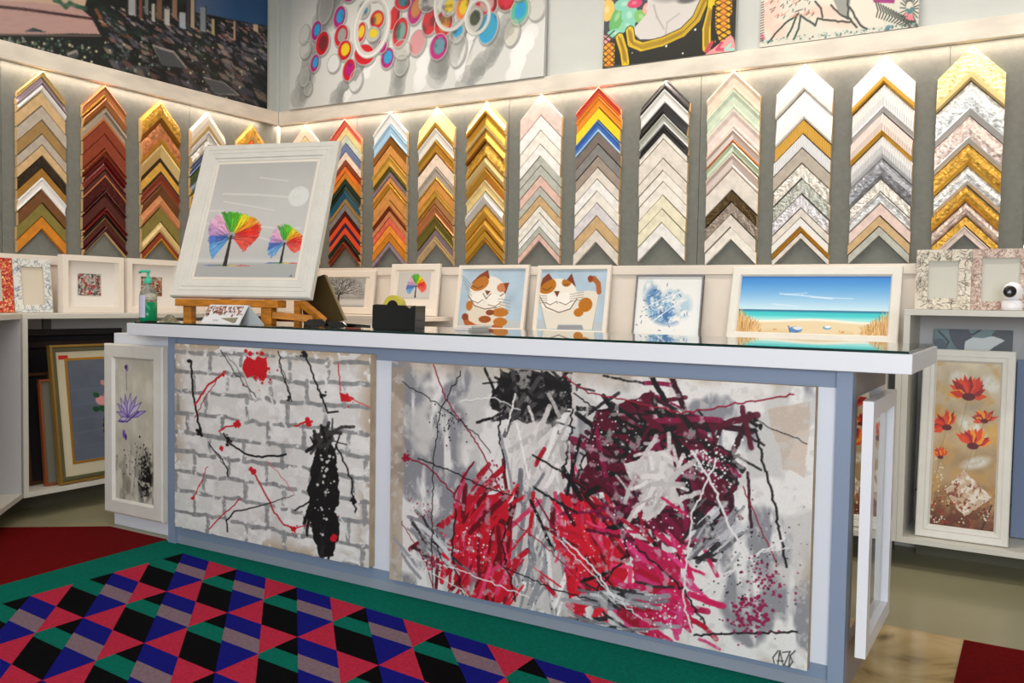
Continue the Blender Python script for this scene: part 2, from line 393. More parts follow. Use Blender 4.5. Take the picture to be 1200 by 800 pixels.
# ------------------------------------------------------------------ counter
H = 1.04; TS = .0575; L = 3.485; WD = .6935
ct = thing('shop_counter', 'long blue grey and white shop counter with paintings on its front', 'counter', (0, 0, 0))
T = MB(); T.box(-L, 0, 0, WD, H-TS, H, b=.0015); T.build('worktop', LAC, ct)
T = MB(); T.box(-3.208, -3.159, .02, .075, 0, H-TS); T.build('corner_post', BLUE, ct)
T = MB(); T.box(-.2055, -.160, .02, .075, 0, H-TS); T.build('corner_post', BLUE, ct)
T = MB(); T.box(-3.159, -.2055, .0365, .07, .93, H-TS-.0005); T.build('top_rail', BLUE, ct)
T = MB(); T.box(-3.159, -.2055, .0365, .07, 0, .088); T.build('bottom_rail', BLUE, ct)
for x0, x1 in ((-1.98, -1.86), (-.30, -.2055)):
    T = MB(); T.box(x0, x1, .0385, .07, .088, .93); T.build('white_stile', PANELW, ct)
T = MB(); T.box(-3.159, -.2055, .052, .07, .088, .93); T.build('front_panel', BLUE, ct)
T = MB(); T.box(-3.159, -.2055, .0335, .0365, 0, .045); T.build('kick_strip', mat('kick_strip', (150, 156, 170), .4), ct)
ENDP = mat('end_panel_brown', (150, 140, 138), .5)
T = MB(); T.box(-.178, -.160, .075, .66, .90, H-TS); T.box(-.178, -.160, .075, .11, 0, .90); T.box(-.178, -.160, .11, .58, 0, .15); T.build('end_panel', ENDP, ct)
T = MB(); T.prism([(-.1, .0)]*0+[(-.20, 0), (-.160, 0), (-.160, .90), (-.20, .90)], .58, .66); T.build('rear_post', LAC, ct)
T = MB(); T.box(-3.2, -3.18, .075, .66, 0, H-TS); T.build('end_panel', LAC, ct)
gl = MB(); gl.box(-3.43, -.012, .004, WD-.003, H+.0002, H+.008)
gp = tag(gl.build('glass_top', mat('clear_glass', (232, 246, 240), .02, trans=1.0, ior=1.5)), 'sheet of clear glass lying on the counter top', 'glass')
T = MB(); T.box(-3.431, -.0115, .0022, .0038, H+.0002, H+.0082); T.box(-.0118, -.0098, .0022, WD-.003, H+.0002, H+.0082)
T.build('polished_edge', mat('dark_green_glass_edge', (14, 44, 38), .15), gp)
# open white window frame on the counter end
ef = thing('display_frame', 'white open window frame fixed on the right end of the counter', 'frame', (-.130, .02, .137), R(90))
def frame_mesh(W, Hh, fw, d, prof=None, lipw=0.0):
    """mitred rectangular frame; origin bottom-left, front towards -y, back at y=0"""
    prof = prof or [(0, 0), (0, d*.85), (.1, d), (.85, d), (1, d*.55), (1, .2*d)]
    vs = []; fs = []
    n = len(prof)
    for t, dep in prof:
        i = fw*t; vs += [(i, -dep, i), (W-i, -dep, i), (W-i, -dep, Hh-i), (i, -dep, Hh-i)]
    for k in range(n-1):
        for j in range(4): fs.append((k*4+j, k*4+(j+1) % 4, k*4+4+(j+1) % 4, k*4+4+j))
    vs += [(fw, 0, fw), (W-fw, 0, fw), (W-fw, 0, Hh-fw), (fw, 0, Hh-fw)]
    for j in range(4): fs.append(((n-1)*4+j, (n-1)*4+(j+1) % 4, n*4+(j+1) % 4, n*4+j)); fs.append((n*4+j, n*4+(j+1) % 4, (j+1) % 4, j))
    return MB().add(vs, fs)
frame_mesh(.478, .76, .05, .03, [(0, 0), (0, .03), (1, .03), (1, .004)]).build('frame', LAC, ef)
T = MB(); T.box(.05, .428, -.008, -.005, .05, .71); T.build('pane', mat('thin_glass', (246, 250, 248), .0, trans=1.0, ior=1.35), ef)
# white end cabinet with the flower painting
T = MB(); T.box(-3.742, -3.2085, .11, .62, 0, .9815, b=.0015)
tag(T.build('end_cabinet', LAC), 'white cabinet block at the left end of the counter', 'cabinet')
# ------------------------------------------------------------------ corner samples of picture moulding
PAL = dict(gold=(214, 162, 62), palegold=(232, 204, 140), mauve=(150, 132, 142), white=(240, 236, 230), tan=(206, 172, 124), greige=(182, 170, 154),
    olivetan=(158, 124, 74), blackbrown=(52, 42, 30), ochre=(160, 112, 40), brown=(112, 70, 34), olive=(128, 116, 52), amber=(206, 128, 30),
    copper=(204, 132, 84), darkgold=(150, 98, 36), redbrown=(136, 54, 26), maroon=(74, 18, 18), black=(20, 18, 20), darkred=(104, 22, 18),
    red=(176, 40, 28), silver=(226, 224, 222), cream=(238, 231, 218), slate=(104, 118, 156), green=(64, 84, 48), bluegrey=(130, 146, 160),
    salmon=(232, 106, 82), yellowcream=(240, 216, 150), lightgreen=(214, 216, 192), orange=(232, 116, 36), darkgreen=(30, 48, 36), teal=(18, 98, 126),
    grey=(132, 128, 124), vermilion=(232, 78, 36), navy=(46, 36, 74), lightblue=(176, 210, 232), orangetan=(214, 146, 72), peach=(240, 216, 192),
    pink=(226, 188, 172), greygreen=(186, 186, 174), orangeamber=(244, 150, 50), yellow=(244, 214, 50), blue=(74, 116, 190), greybrown=(122, 108, 100),
    taupe=(160, 144, 130), beige=(226, 216, 203), lilac=(218, 212, 212), yellowwhite=(236, 227, 198), palegreen=(212, 222, 196), bronze=(86, 66, 34),
    pinkbeige=(230, 204, 192), darkteal=(24, 64, 66), pinkwhite=(238, 218, 206), silverdark=(158, 158, 162))
WORD = dict(palegold='pale gold', olivetan='olive tan', blackbrown='mottled black brown', darkgold='dark gold', redbrown='red brown', darkred='dark red',
    bluegrey='blue grey', yellowcream='yellow cream', lightgreen='pale green grey', darkgreen='dark green', lightblue='light blue', orangetan='orange tan',
    greygreen='grey green', orangeamber='orange amber', greybrown='grey brown', yellowwhite='yellowish white', palegreen='pale green', pinkbeige='pink beige',
    darkteal='dark teal', pinkwhite='pinkish white', silverdark='dark silver')
FINW = dict(w='wooden', m='shiny', o='ornate', r='ribbed', p='painted')
def smat(c, f):
    k = 'moulding_%s_%s' % (c, f); col = PAL[c]
    if f == 'm': return mat(k, col, .34, .55, bump=.1, bscale=90)
    if f == 'o': return mat(k, col, .30, .45, bump=1.0, bscale=44, var=.34, vscale=40, bdist=.012)
    if f == 'r': return mat(k, col, .34, .15, wave=.45, wscale=30, bdist=.005)
    if f == 'w': return mat(k, col, .55, var=.10, vscale=30, bump=.1, bscale=60)
    return mat(k, col, .3)
PROF = dict(f=[(0, .020), (.04, .024), (.96, .024), (1, .020)], r=[(0, .034), (.12, .036), (.9, .016), (1, .014)],
    s=[(0, .032), (.1, .034), (.35, .022), (.75, .019), (.88, .024), (1, .020)], b=[(0, .018), (.15, .030), (.45, .037), (.8, .030), (1, .016)],
    u=[(0, .016), (.3, .020), (.7, .032), (.92, .034), (1, .026)], t=[(0, .036), (.28, .038), (.34, .020), (.8, .018), (1, .016)])
ORD = 'topmost second third fourth fifth sixth seventh eighth ninth tenth eleventh twelfth thirteenth fourteenth fifteenth sixteenth seventeenth eighteenth nineteenth twentieth'.split()
def corner_sample(side, c, z, T, spec, label, group):
    """one mitred corner piece hanging point up; T = its height measured straight down"""
    colr, fin, prf = spec[0], spec[1], PROF[spec[2]]; lip = spec[3] if len(spec) > 3 else None
    hw = .140+random.uniform(-.0025, .0025); g = .0050; Tn = T-g
    root = thing('frame_corner_sample', label, 'frame sample', (c, D-.0105, z) if side == 'B' else (XL+.0105, c, z), 0 if side == 'B' else R(90), 0, group)
    def part(p0, p1, name, m, lift=0.0):
        pr = [(t, d) for t, d in prf if p0 < t < p1]
        def dep(t):
            for (a, da), (b_, db) in zip(prf[:-1], prf[1:]):
                if a <= t <= b_: return da+(db-da)*(t-a)/max(1e-6, b_-a)
        pr = [(p0, dep(p0))]+pr+[(p1, dep(p1))]
        T_ = MB(); vs = []; fs = []; fm = []
        pts = [(pr[0][0], .002)]+[(t, d+lift) for t, d in pr]+[(pr[-1][0], .002)]
        for t, d in pts:
            zt = -Tn*t
            vs += [(-hw, -d, zt-hw), (0, -d, zt), (hw, -d, zt-hw)]
        n = len(pts)
        for k in range(n-1):
            fs += [(k*3, k*3+1, k*3+4, k*3+3), (k*3+1, k*3+2, k*3+5, k*3+4)]; fm += [0, 0]
        fs += [tuple(k*3 for k in range(n)), tuple(k*3+2 for k in range(n-1, -1, -1)), (0, (n-1)*3, (n-1)*3+1, 1), (1, (n-1)*3+1, (n-1)*3+2, 2)]; fm += [1, 1, 1, 1]
        T_.add(vs, fs); T_.m[-len(fm):] = fm
        return T_.build(name, [m, PINE], root)
    if lip:
        part(0, .76, 'moulding', smat(colr, fin)); q = part(.765, 1, 'inner_lip', smat(lip, 'm' if lip in ('gold', 'silver', 'palegold', 'copper', 'darkgold') else 'p'), .003)
        q['label'] = WORD.get(lip, lip)+' inner lip'
    else: part(0, 1, 'moulding', smat(colr, fin))
    return root
random.seed(4)
COLS = [
 ('L', -.19, 'sliver column left edge of left wall', 286, '92 navy p r;101 mauve p f;113 cream w f;127 white p s;140 tan w f;157 brown w f;172 greige w f;186 ochre w f;203 tan w f;221 olive w f;238 amber w f;255 white p f;270'),
 ('L', .19, 'first full column of left wall', 0, '83.7 palegold m s;90.5 mauve p u;98.7 white p b;107.8 tan w f;124.3 greige w f;140.8 olivetan w f;157.3 greige w f;170 tan w f;182.8 blackbrown o f;196.8 ochre w f;208 white p s;222.3 brown w f;238 olive w f;253.8 amber w f;268.8'),
 ('L', .575, 'second, red brown column of left wall', 0, '100.2 copper m s gold;115 copper m r darkgold;127 greige m t copper;142 redbrown w f;157.5 redbrown w f;174.5 redbrown p t;183.5 darkred p s;190.5 darkred p u;199 maroon p f copper;208 maroon o f;223.8 maroon p t;229 maroon p f;244 darkred p t red;250.5 black p s olivetan;257 maroon p f;266 maroon p r tan;274'),
 ('L', .963, 'third, gold brown column of left wall', 0, '117 gold o b darkgold;144.5 copper o b gold;169.5 palegold m r blackbrown;190.5 gold w f blackbrown;204.5 redbrown w s;217 brown w r;229 copper w b;243.5 olive w f;260 palegold r b;272.5 redbrown w f gold;282'),
 ('L', 1.333, 'fourth, half hidden column of left wall', 0, '131 cream m b palegold;153.5 silver m t;163 cream o b;176 slate m s;186 green o f;197 bluegrey m b;208 gold o s;223 tan w f;236 cream w f;252 gold m s;268 silver m f;285'),
 ('L', 1.717, 'column left of the room corner', 0, '145 gold o b palegold;164 orange m f;180 gold m s;200 brown w f;220 gold w f;240 tan w f;262 gold m f;286'),
 ('B', -4.231, 'column right of the room corner', 0, '146 peach w f;160 yellowcream w f;175 tan w f;190 cream w f;206 orangetan w f;222 gold m s;240 tan w f;258 cream w f;272 brown w f;288'),
 ('B', -3.85, 'second, multicoloured column of back wall', 0, '139.5 salmon p s;149 yellowcream w f;158.5 lightgreen w f;167.5 slate p f;178 peach w f;187.5 redbrown p f;194.7 orange w f;202 amber w f;209.7 darkgreen p f;217 darkgreen p u;224 teal p s;232.5 olivetan p f;239 grey w f;247.5 maroon p f;253.5 vermilion p f;261.7 navy p f;266 vermilion p f;275 darkgreen w r;283.5 redbrown w t;290'),
 ('B', -3.458, 'third, orange gold column of back wall', 0, '131.7 white p s;145.5 lightblue p s;160 darkgold m f;170 orangetan w f;182 gold w s;195 olive m s;201 mauve m f;207.5 orangetan w f;214 gold m s;221 orangetan w f;234.7 orangetan w f;241.5 redbrown w s;247.5 copper w f;255 salmon w f;263.5 orangeamber w f;273 amber w f;283.5 mauve w f;290'),
 ('B', -3.08, 'fourth, cream topped column of back wall', 0, '124 yellowcream p u gold;150 cream p s;164.5 gold m s darkgold;180.5 peach w f;195.5 greige w s gold;211.5 orangetan w f;222 gold w s;231 darkgold w u;240 copper m s;253.5 olive m s;269 mauve m f palegold;280 tan w r;287'),
 ('B', -2.70, 'fifth, all gold column of back wall', 0, '115.5 palegold m u gold;133.5 gold m u palegold;151.5 gold m u darkgold;166.5 gold o u;183 palegold m b;198 gold m r copper;211 palegold w s;224.5 silver m b;240.5 gold m b;257 gold m b;270.5 gold m f;279 gold m s;284'),
 ('B', -2.31, 'sixth, pale pink column of back wall', 0, '108 pinkbeige w f;135.5 white w f;153 cream w f;169 white w f;183 greygreen w f;194 greygreen w f;206 pink w f;218.7 greygreen w f;229.5 tan w f;241 cream w f;249.5 cream w f;258 white w f;266 greygreen w f;274 pink w f;282.5'),
 ('B', -1.93, 'seventh, red topped column of back wall', 0, '100 salmon m s orange;113 orangeamber p s;126.5 yellow p f;141 blue p s lightblue;155 greybrown w f;169 grey w f;183 taupe w f;196.5 beige w f;210 white w f;224 cream w f;238 lilac w f;253 tan w f;269 beige w f;284'),
 ('B', -1.527, 'eighth, black topped column of back wall', 0, '91 black p u;104.5 white p s;120.5 black p u;133.5 greygreen p s white;146 black p u;155.5 cream w f;163 beige w f;186 beige w f;200 cream w f;213 cream w f;229 yellowwhite w f;245 yellowwhite w f;261 white w f;278'),
 ('B', -1.137, 'ninth column of back wall', 0, '83 peach w s;105 palegreen w s;128 pinkwhite w s;151 pinkwhite m s copper;167.5 palegreen m s;179.5 pinkwhite m s;198 beige w f;223 bronze o f;236.5 taupe o f;251.5 beige w f;266.5 cream w f;281'),
 ('B', -.772, 'tenth column of back wall', 0, '74.5 cream w u;106 white p u;140 gold r f;157 silver r f;173.5 greige w f;191.5 beige o f;209.5 greygreen o f;227.5 lilac o f;244 beige w f;255 white p f;266 gold m s;272.5 beige w f;280'),
 ('B', -.394, 'eleventh, ribbed silver column of back wall', 0, '64.3 white r u gold;98.5 white r b silver;132.5 pinkwhite r b gold;159.5 silver r b;185.5 silverdark o b;210 beige o f;225 silver o s;238.7 pinkbeige w f;253 tan w f;265.5 greygreen w f;277'),
 ('B', -.016, 'twelfth, ornate gold column of back wall', 0, '52.7 yellowcream o u palegold;95 silver o b silver;136 pinkbeige o b silver;169 gold o b gold;194.7 silver o b silver;217.5 gold o b gold;237 pinkbeige o b;253.5 gold o f;265 pinkwhite w s;276'),
 ('B', .364, 'column cut by right photo edge', 0, '45 cream o u gold;86 silver o b;120 gold o b;150 pinkwhite w s;175 palegold m s;200 beige w f;225 gold o b;250 silver m f;274'),
]
for side, c, phrase, _, s in COLS:
    items = [q.split() for q in s.split(';')]
    zs = []
    for it in items:
        ypx = float(it[0]); lo, hi = 0.5, 4.0
        for _k in range(40):
            mid = (lo+hi)/2
            P = (c, D-.035, mid) if side == 'B' else (XL+.035, c, mid)
            if proj(P)[1] > ypx: lo = mid
            else: hi = mid
        zs.append(min(lo, 2.4175))
    for k, it in enumerate(items[:-1]):
        nm = WORD.get(it[1], it[1]); lip = (' with %s lip' % WORD.get(it[4], it[4])) if len(it) > 4 else ''
        lab = '%s %s corner sample, %s in the %s' % (nm, FINW[it[2]], ORD[k], phrase)
        corner_sample(side, c+random.uniform(-.003, .003), zs[k], zs[k]-zs[k+1], it[1:], lab, 'moulding corner samples on the walls')
# ------------------------------------------------------------------ the two big canvases on the counter front
def canvas_on(name, label, x, z, W, Hh, depth, yfront, cv, sidec, relief=.002, cat='painting', rotz=0.0, loc=None, rough=.6):
    root = thing(name, label, cat, loc or (x, yfront+depth, z), rotz)
    T = MB(); T.box(0, W, -depth+.0005, 0, 0, Hh, b=.002); T.build('stretcher', sidec, root)
    return root
SIDEC = mat('linen_canvas_side', (176, 156, 128), .8, bump=.3, bscale=200, var=.12, vscale=20)
def weave(cv, amt=5):
    cv.a += (cv.rng.random((cv.h, cv.w, 1))-.5)*2*amt
# left canvas: painted grey brickwork with splashes
W1, H1 = 1.17, .855
r1 = canvas_on('brickwork_canvas', 'canvas of white painted brickwork with red splashes and black drips, counter front', -3.135, .098, W1, H1, .036, .0, None, SIDEC)
r1.location = (-3.135, .036, .098)
c = Cv(330, 300, (222, 219, 214), 11); on_plane(c, r1, W1, H1, (0, -.036, 0))
n = c.fb(9); c.mix((n-.54)*3*.8, (196, 190, 184)); n = c.fb(16); c.mix((n-.48)*5, (236, 233, 230), .5)
n = c.fb(5); edge = np.minimum(np.minimum(c.X, c.w-c.X)/c.w, np.minimum(c.Y, c.h-c.Y)/c.h)
c.mix(np.clip((.07-edge)*14, 0, 1)*(n > .45)*.75, (172, 146, 116))
rowh = c.h/9.3
for k in range(11):
    y = 12+k*rowh+c.rng.normal()*2
    P = [(x, y+math.sin(x*.03+k)*1.5+c.rng.normal()*1.2) for x in range(0, c.w+20, 12)]
    fr = c.fr; c.fr = None
    for a, b_ in zip(P[:-1], P[1:]):
        if c.rng.random() < .93: c.line([a, b_], 4.2+c.rng.random()*3.6, (128+c.rng.random()*22,)*3, op=.85)
    for j in range(8):
        x = j*66+(k % 2)*34+c.rng.normal()*5
        for t in range(4):
            y0 = y+rowh*t/4
            if c.rng.random() < .9: c.line([(x+c.rng.normal(), y0), (x+c.rng.normal(), y0+rowh/4)], 4.5+c.rng.random()*3, (134+c.rng.random()*20,)*3, op=.8)
    c.fr = fr
c.mix((c.fb(40)-.60)*8*.8, (232, 229, 226))
BK = (18, 16, 18); RD = (206, 22, 34)
# plain red blot and its dark trickle
c.kp = 1.0; c.poly([(290, 415), (300, 420), (312, 416), (316, 430), (308, 446), (300, 440), (292, 446), (286, 430)], RD, 9); c.dots((301, 430), 10, 50, 3.2, RD); c.dots((302, 436), 16, 30, 1.4, RD)
for P in ([(224, 423), (226, 460), (232, 490), (236, 510)],): c.line(P, 3.6, BK, wob=.7)
c.ell((222, 423), 5, 3, BK); c.dots((235, 506), 3, 14, 2.4, BK)
c.line([(228, 475), (243, 452), (262, 437)], 3, RD, wob=.6); c.dots((262, 438), 2, 8, 2, RD); c.line([(228, 490), (243, 462), (257, 441)], 1.2, (150, 20, 30), wob=.8)
c.line([(258, 410), (270, 430), (288, 452), (300, 465)], 1.4, BK, wob=1.2); c.line([(262, 412), (285, 440), (297, 468)], 1, (90, 90, 90), wob=1.4)
c.line([(326, 412), (332, 440), (342, 470)], 1.8, BK, wob=1); c.dots((340, 468), 2, 8, 1.6, BK); c.line([(327, 424), (341, 462)], 1, BK, wob=1.5)
c.line([(357, 413), (366, 438), (376, 464), (385, 483), (396, 482)], 2.6, BK, wob=1.1); c.dots((357, 415), 3, 12, 2, BK); c.dots((378, 462), 3, 10, 1.7, BK)
c.line([(396, 425), (399, 458)], 1.6, RD, wob=.5); c.poly([(399, 459), (415, 466), (411, 471), (400, 470)], RD, 2); c.line([(410, 467), (434, 477)], 1.6, (220, 90, 90), wob=.6); c.dots((405, 466), 5, 14, 1.8, RD)
c.line([(257, 505), (265, 500), (279, 497)], 2.4, RD, wob=.6); c.dots((278, 497), 2.5, 14, 3, RD); c.dots((259, 525), 2, 7, 2.2, RD)
c.line([(345, 500), (355, 495), (362, 493)], 2.6, RD, wob=.6); c.dots((361, 494), 2.5, 14, 3.2, RD)
c.line([(262, 508), (270, 520), (287, 531), (300, 535), (325, 534), (335, 532)], 3, BK, wob=.6); c.dots((268, 517), 4, 16, 2, BK)
c.line([(245, 520), (258, 535), (267, 550), (267, 558)], 2.2, BK, wob=.7); c.line([(248, 524), (262, 544)], 1.1, (80, 80, 80), wob=1)
c.line([(296, 551), (308, 572), (322, 600), (333, 615), (344, 619)], 2.6, (190, 24, 44), wob=.6); c.dots((296, 551), 3, 12, 2.4, RD); c.dots((344, 620), 2.5, 12, 2.6, RD)
c.line([(344, 619), (370, 612), (398, 604)], 1.6, (190, 24, 44), wob=.5); c.line([(314, 540), (345, 578)], 1.1, (210, 90, 100), wob=1)
c.line([(282, 584), (262, 602), (245, 620)], 1.8, (190, 30, 48), wob=.6); c.line([(238, 562), (232, 572), (227, 584)], 1.6, RD, wob=.6); c.dots((226, 584), 1.5, 6, 2, RD); c.line([(243, 546), (234, 570)], 1.2, (190, 40, 50), wob=.8)
c.line([(266, 622), (266, 610), (275, 599), (300, 594), (345, 580)], 2.6, BK, wob=.6, w2=.8); 
c.line([(393, 520), (412, 560), (416, 600)], 2.4, BK, wob=1.2); c.dots((414, 585), 3, 14, 2, BK)
c.line([(315, 462), (325, 485), (340, 508)], 3, (226, 224, 222), wob=1); c.line([(385, 585), (402, 610), (408, 630)], 2.2, (214, 222, 224), wob=1)
# plain upright black brush mass
def strokes(c, p, sx, sy, n, ln, wd, cols, ang, da=.3, op=.85, hgt=.6):
    for _ in range(n):
        x, y = p[0]+c.rng.normal()*sx, p[1]+c.rng.normal()*sy; a = ang+c.rng.normal()*da; q = ln*(.5+c.rng.random())
        col = np.array(cols[int(c.rng.random()*len(cols))])*(.9+.2*c.rng.random())
        c.line([(x-math.cos(a)*q/2, y+math.sin(a)*q/2), (x, y+c.rng.normal()*1.5), (x+math.cos(a)*q/2, y-math.sin(a)*q/2)], wd*(.5+c.rng.random()), col, op=op, hgt=hgt, wob=.4)
c.poly([(370, 506), (386, 500), (392, 540), (396, 600), (390, 654), (376, 650), (366, 612), (360, 590), (368, 545)], BK, 12, 1, .6); strokes(c, (379, 566), 5, 30, 40, 40, 4.6, [BK, BK, (40, 36, 38)], R(84), .16); strokes(c, (370, 598), 10, 8, 22, 26, 4, [BK], R(70), .4); strokes(c, (382, 515), 8, 8, 16, 20, 4, [BK, (60, 56, 56)], R(60), .6)
c.dots((380, 570), 8, 40, 1.8, (206, 202, 198), (.8, 4)); c.dots((391, 630), 2.2, 10, 3, RD); c.line([(388, 640), (384, 658)], 3, BK, wob=.6)
weave(c); artwork('painted_surface', c, W1, H1, r1, (0, -.0362, 0), .0015)
# right canvas: abstract of red, black, maroon and grey
W2, H2 = 1.60, .858
r2 = canvas_on('abstract_canvas', 'wide abstract canvas in red, maroon, black and grey splashes, counter front', -1.86, .073, W2, H2, .036, 0, None, SIDEC)
r2.location = (-1.86, .036, .073)
c = Cv(620, 345, (200, 197, 193), 23); on_plane(c, r2, W2, H2, (0, -.036, 0)); c.kp = .95
n = c.fb(6); c.mix((n-.46)*14, (138, 138, 143)); n = c.fb(9); c.mix((n-.52)*14, (226, 222, 218), .6)
n = c.fb(30, .35); c.mix((n-.56)*9*.7, (228, 225, 222), .7)
edge = np.minimum(np.minimum(c.X, c.w-c.X)/c.h, np.minimum(c.Y, c.h-c.Y)/c.h); n = c.fb(7)
c.mix(np.clip((.07-edge)*12, 0, 1)*np.clip((n-.47)*8, 0, 1)*.7, (170, 150, 128))
c.poly([(900, 480), (950, 470), (948, 560), (915, 545)], (186, 158, 134), 8, .5); c.poly([(458, 430), (475, 432), (470, 690), (456, 680)], (164, 146, 124), 6, .6)
CR, DK, PK = (196, 16, 40), (104, 6, 20), (214, 58, 100)
PALE = (212, 206, 202)
def cloud(pts, cols, rough, n, ln, wd, ang, da=.5):
    m = c.pm(pts, rough)*np.clip((c.fb(12)-.20)*9, 0, 1); c.mix(m, cols[0], .4)
    P = np.array(pts, float); ctr = P.mean(0); sp = P.std(0)*.72
    strokes(c, ctr, sp[0], sp[1], n, ln, wd, cols, ang, da)
cloud([(582, 436), (668, 436), (676, 476), (650, 492), (600, 500), (576, 470)], [BK, BK, (70, 66, 68), (36, 32, 36)], 16, 70, 40, 5, R(20), .7)
cloud([(598, 490), (668, 486), (672, 560), (640, 590), (604, 560)], [PALE, (190, 184, 180), (226, 220, 216)], 14, 60, 36, 6, R(75), .4)
cloud([(602, 580), (660, 580), (655, 722), (606, 712)], [(198, 192, 188), (132, 132, 138), (150, 150, 154), (110, 110, 116), (220, 216, 212)], 10, 90, 46, 6, R(84), .25)
cloud([(530, 590), (598, 578), (606, 700), (560, 712), (532, 690)], [CR, CR, (170, 10, 34), DK, PK], 14, 110, 40, 6, R(68), .45)
cloud([(655, 578), (728, 602), (734, 672), (668, 726)], [CR, CR, (214, 24, 48), DK, PK], 14, 100, 36, 6, R(112), .45)
cloud([(700, 480), (770, 462), (850, 520), (868, 580), (820, 645), (740, 600), (676, 570)], [(84, 8, 34), (84, 8, 34), BK, (122, 14, 58), (48, 8, 24), BK], 20, 210, 52, 6, R(-28), .7)
cloud([(730, 540), (780, 528), (800, 585), (756, 606)], [PALE, (222, 216, 212), (190, 184, 180)], 14, 46, 24, 5, R(60), .6)
cloud([(742, 630), (800, 660), (812, 735), (745, 745)], [(188, 20, 76), (214, 58, 120), (160, 10, 40), (188, 20, 76)], 12, 80, 34, 6, R(-40), .5)
for p, sx, sy, a in (((735, 700), 30, 6, -8), ((838, 625), 14, 14, 48), ((508, 636), 14, 12, -46), ((690, 735), 34, 6, -12)):
    strokes(c, p, sx, sy, 34, 34, 5, [(148, 148, 152), (110, 110, 114), (196, 196, 198), (40, 38, 40)], R(a), .2)
for P in ([(598, 440), (584, 500), (592, 548)], [(672, 480), (660, 560)], [(534, 598), (530, 650), (545, 704)], [(600, 590), (588, 640), (604, 704)], [(728, 610), (736, 650), (700, 690)], [(700, 490), (676, 560), (712, 590)], [(806, 500), (862, 560), (824, 640)], [(746, 640), (800, 690), (826, 730)]):
    c.line(P, 3, BK, wob=1.4, op=.8)
n = c.fb(60); c.mix(np.clip((n-.62)*10, 0, 1)*.6, (200, 196, 192))
# thrown lines and splatter
MR = (142, 20, 46)
for P, w_, col in (([(508, 428), (524, 470), (560, 520), (580, 560), (590, 580)], 2.2, MR), ([(474, 534), (500, 545), (520, 565), (540, 590)], 2.4, MR), ([(472, 448), (510, 470), (560, 510), (575, 530)], 1.5, BK),
        ([(540, 436), (516, 480), (508, 540), (506, 640), (508, 690)], 1.7, BK), ([(490, 536), (530, 552), (570, 572), (600, 580)], 2, BK), ([(470, 610), (500, 660), (508, 690)], 1.6, MR), ([(660, 440), (690, 460), (740, 470), (800, 484), (860, 474), (930, 462)], 2, MR),
        ([(672, 460), (700, 480), (760, 486)], 2, BK), ([(886, 502), (894, 540), (908, 590), (922, 664)], 3, BK), ([(884, 490), (910, 504), (946, 520)], 1.2, BK), ([(872, 570), (884, 600), (910, 660)], 1.6, MR), ([(812, 744), (860, 742), (934, 740)], 2.6, BK),
        ([(480, 652), (540, 668), (620, 700)], 1.8, (226, 224, 222)), ([(492, 664), (540, 690), (570, 716)], 1.5, (226, 224, 222)), ([(540, 470), (580, 466), (610, 480)], 1.5, (226, 224, 222)), ([(660, 630), (700, 670), (720, 700)], 2.6, (228, 226, 224)), ([(656, 632), (720, 700), (752, 724)], 1.6, (228, 226, 224)),
        ([(812, 530), (836, 570), (856, 620), (884, 660)], 3, (224, 222, 220)), ([(840, 540), (812, 600), (800, 700), (812, 744)], 2.2, (224, 222, 220)), ([(830, 690), (870, 660), (920, 630)], 2.4, (222, 220, 218)), ([(826, 696), (880, 650), (924, 642)], 1.4, (222, 220, 218)),
        ([(600, 610), (640, 640), (690, 690)], 1.6, MR), ([(590, 664), (650, 690), (700, 704)], 1.8, BK)):
    c.line(P, w_, col, wob=.9, hgt=1)
for p, sp, nn, rr, col in (((580, 560), 14, 40, 1.5, MR), ((508, 660), 7, 50, 1.6, MR), ((476, 536), 3, 16, 2.6, MR), ((530, 500), 20, 46, 1.3, BK), ((500, 600), 14, 40, 1.2, MR), ((700, 520), 40, 70, 1.0, (228, 226, 224)), ((832, 540), 16, 120, 1.3, (226, 224, 222)), ((880, 720), 15, 120, 2, (140, 24, 70)), ((900, 680), 14, 90, 1.4, (140, 24, 70)),
        ((900, 640), 34, 70, .9, BK), ((886, 500), 4, 18, 2, BK), ((780, 620), 30, 80, 1.1, (226, 224, 222)), ((600, 690), 40, 60, 1.0, BK), ((860, 690), 26, 46, 1.1, BK), ((650, 640), 44, 90, .9, (228, 226, 224)), ((780, 720), 14, 60, 1.2, (228, 226, 224)), ((560, 640), 16, 30, 1.3, (228, 226, 224))):
    c.dots(p, sp, nn, rr, col)
# signature, lower right
SG = (44, 40, 40)
for P in ([(911, 782), (914, 762), (919, 784)], [(911, 774), (918, 774)], [(917, 764), (926, 763), (919, 779), (926, 782)], [(932, 762), (926, 768), (929, 775), (924, 782)], [(908, 780), (906, 770), (912, 762)], [(926, 768), (924, 784)]): c.line(P, 1.4, SG)
weave(c); artwork('painted_surface', c, W2, H2, r2, (0, -.0362, 0), .0016)
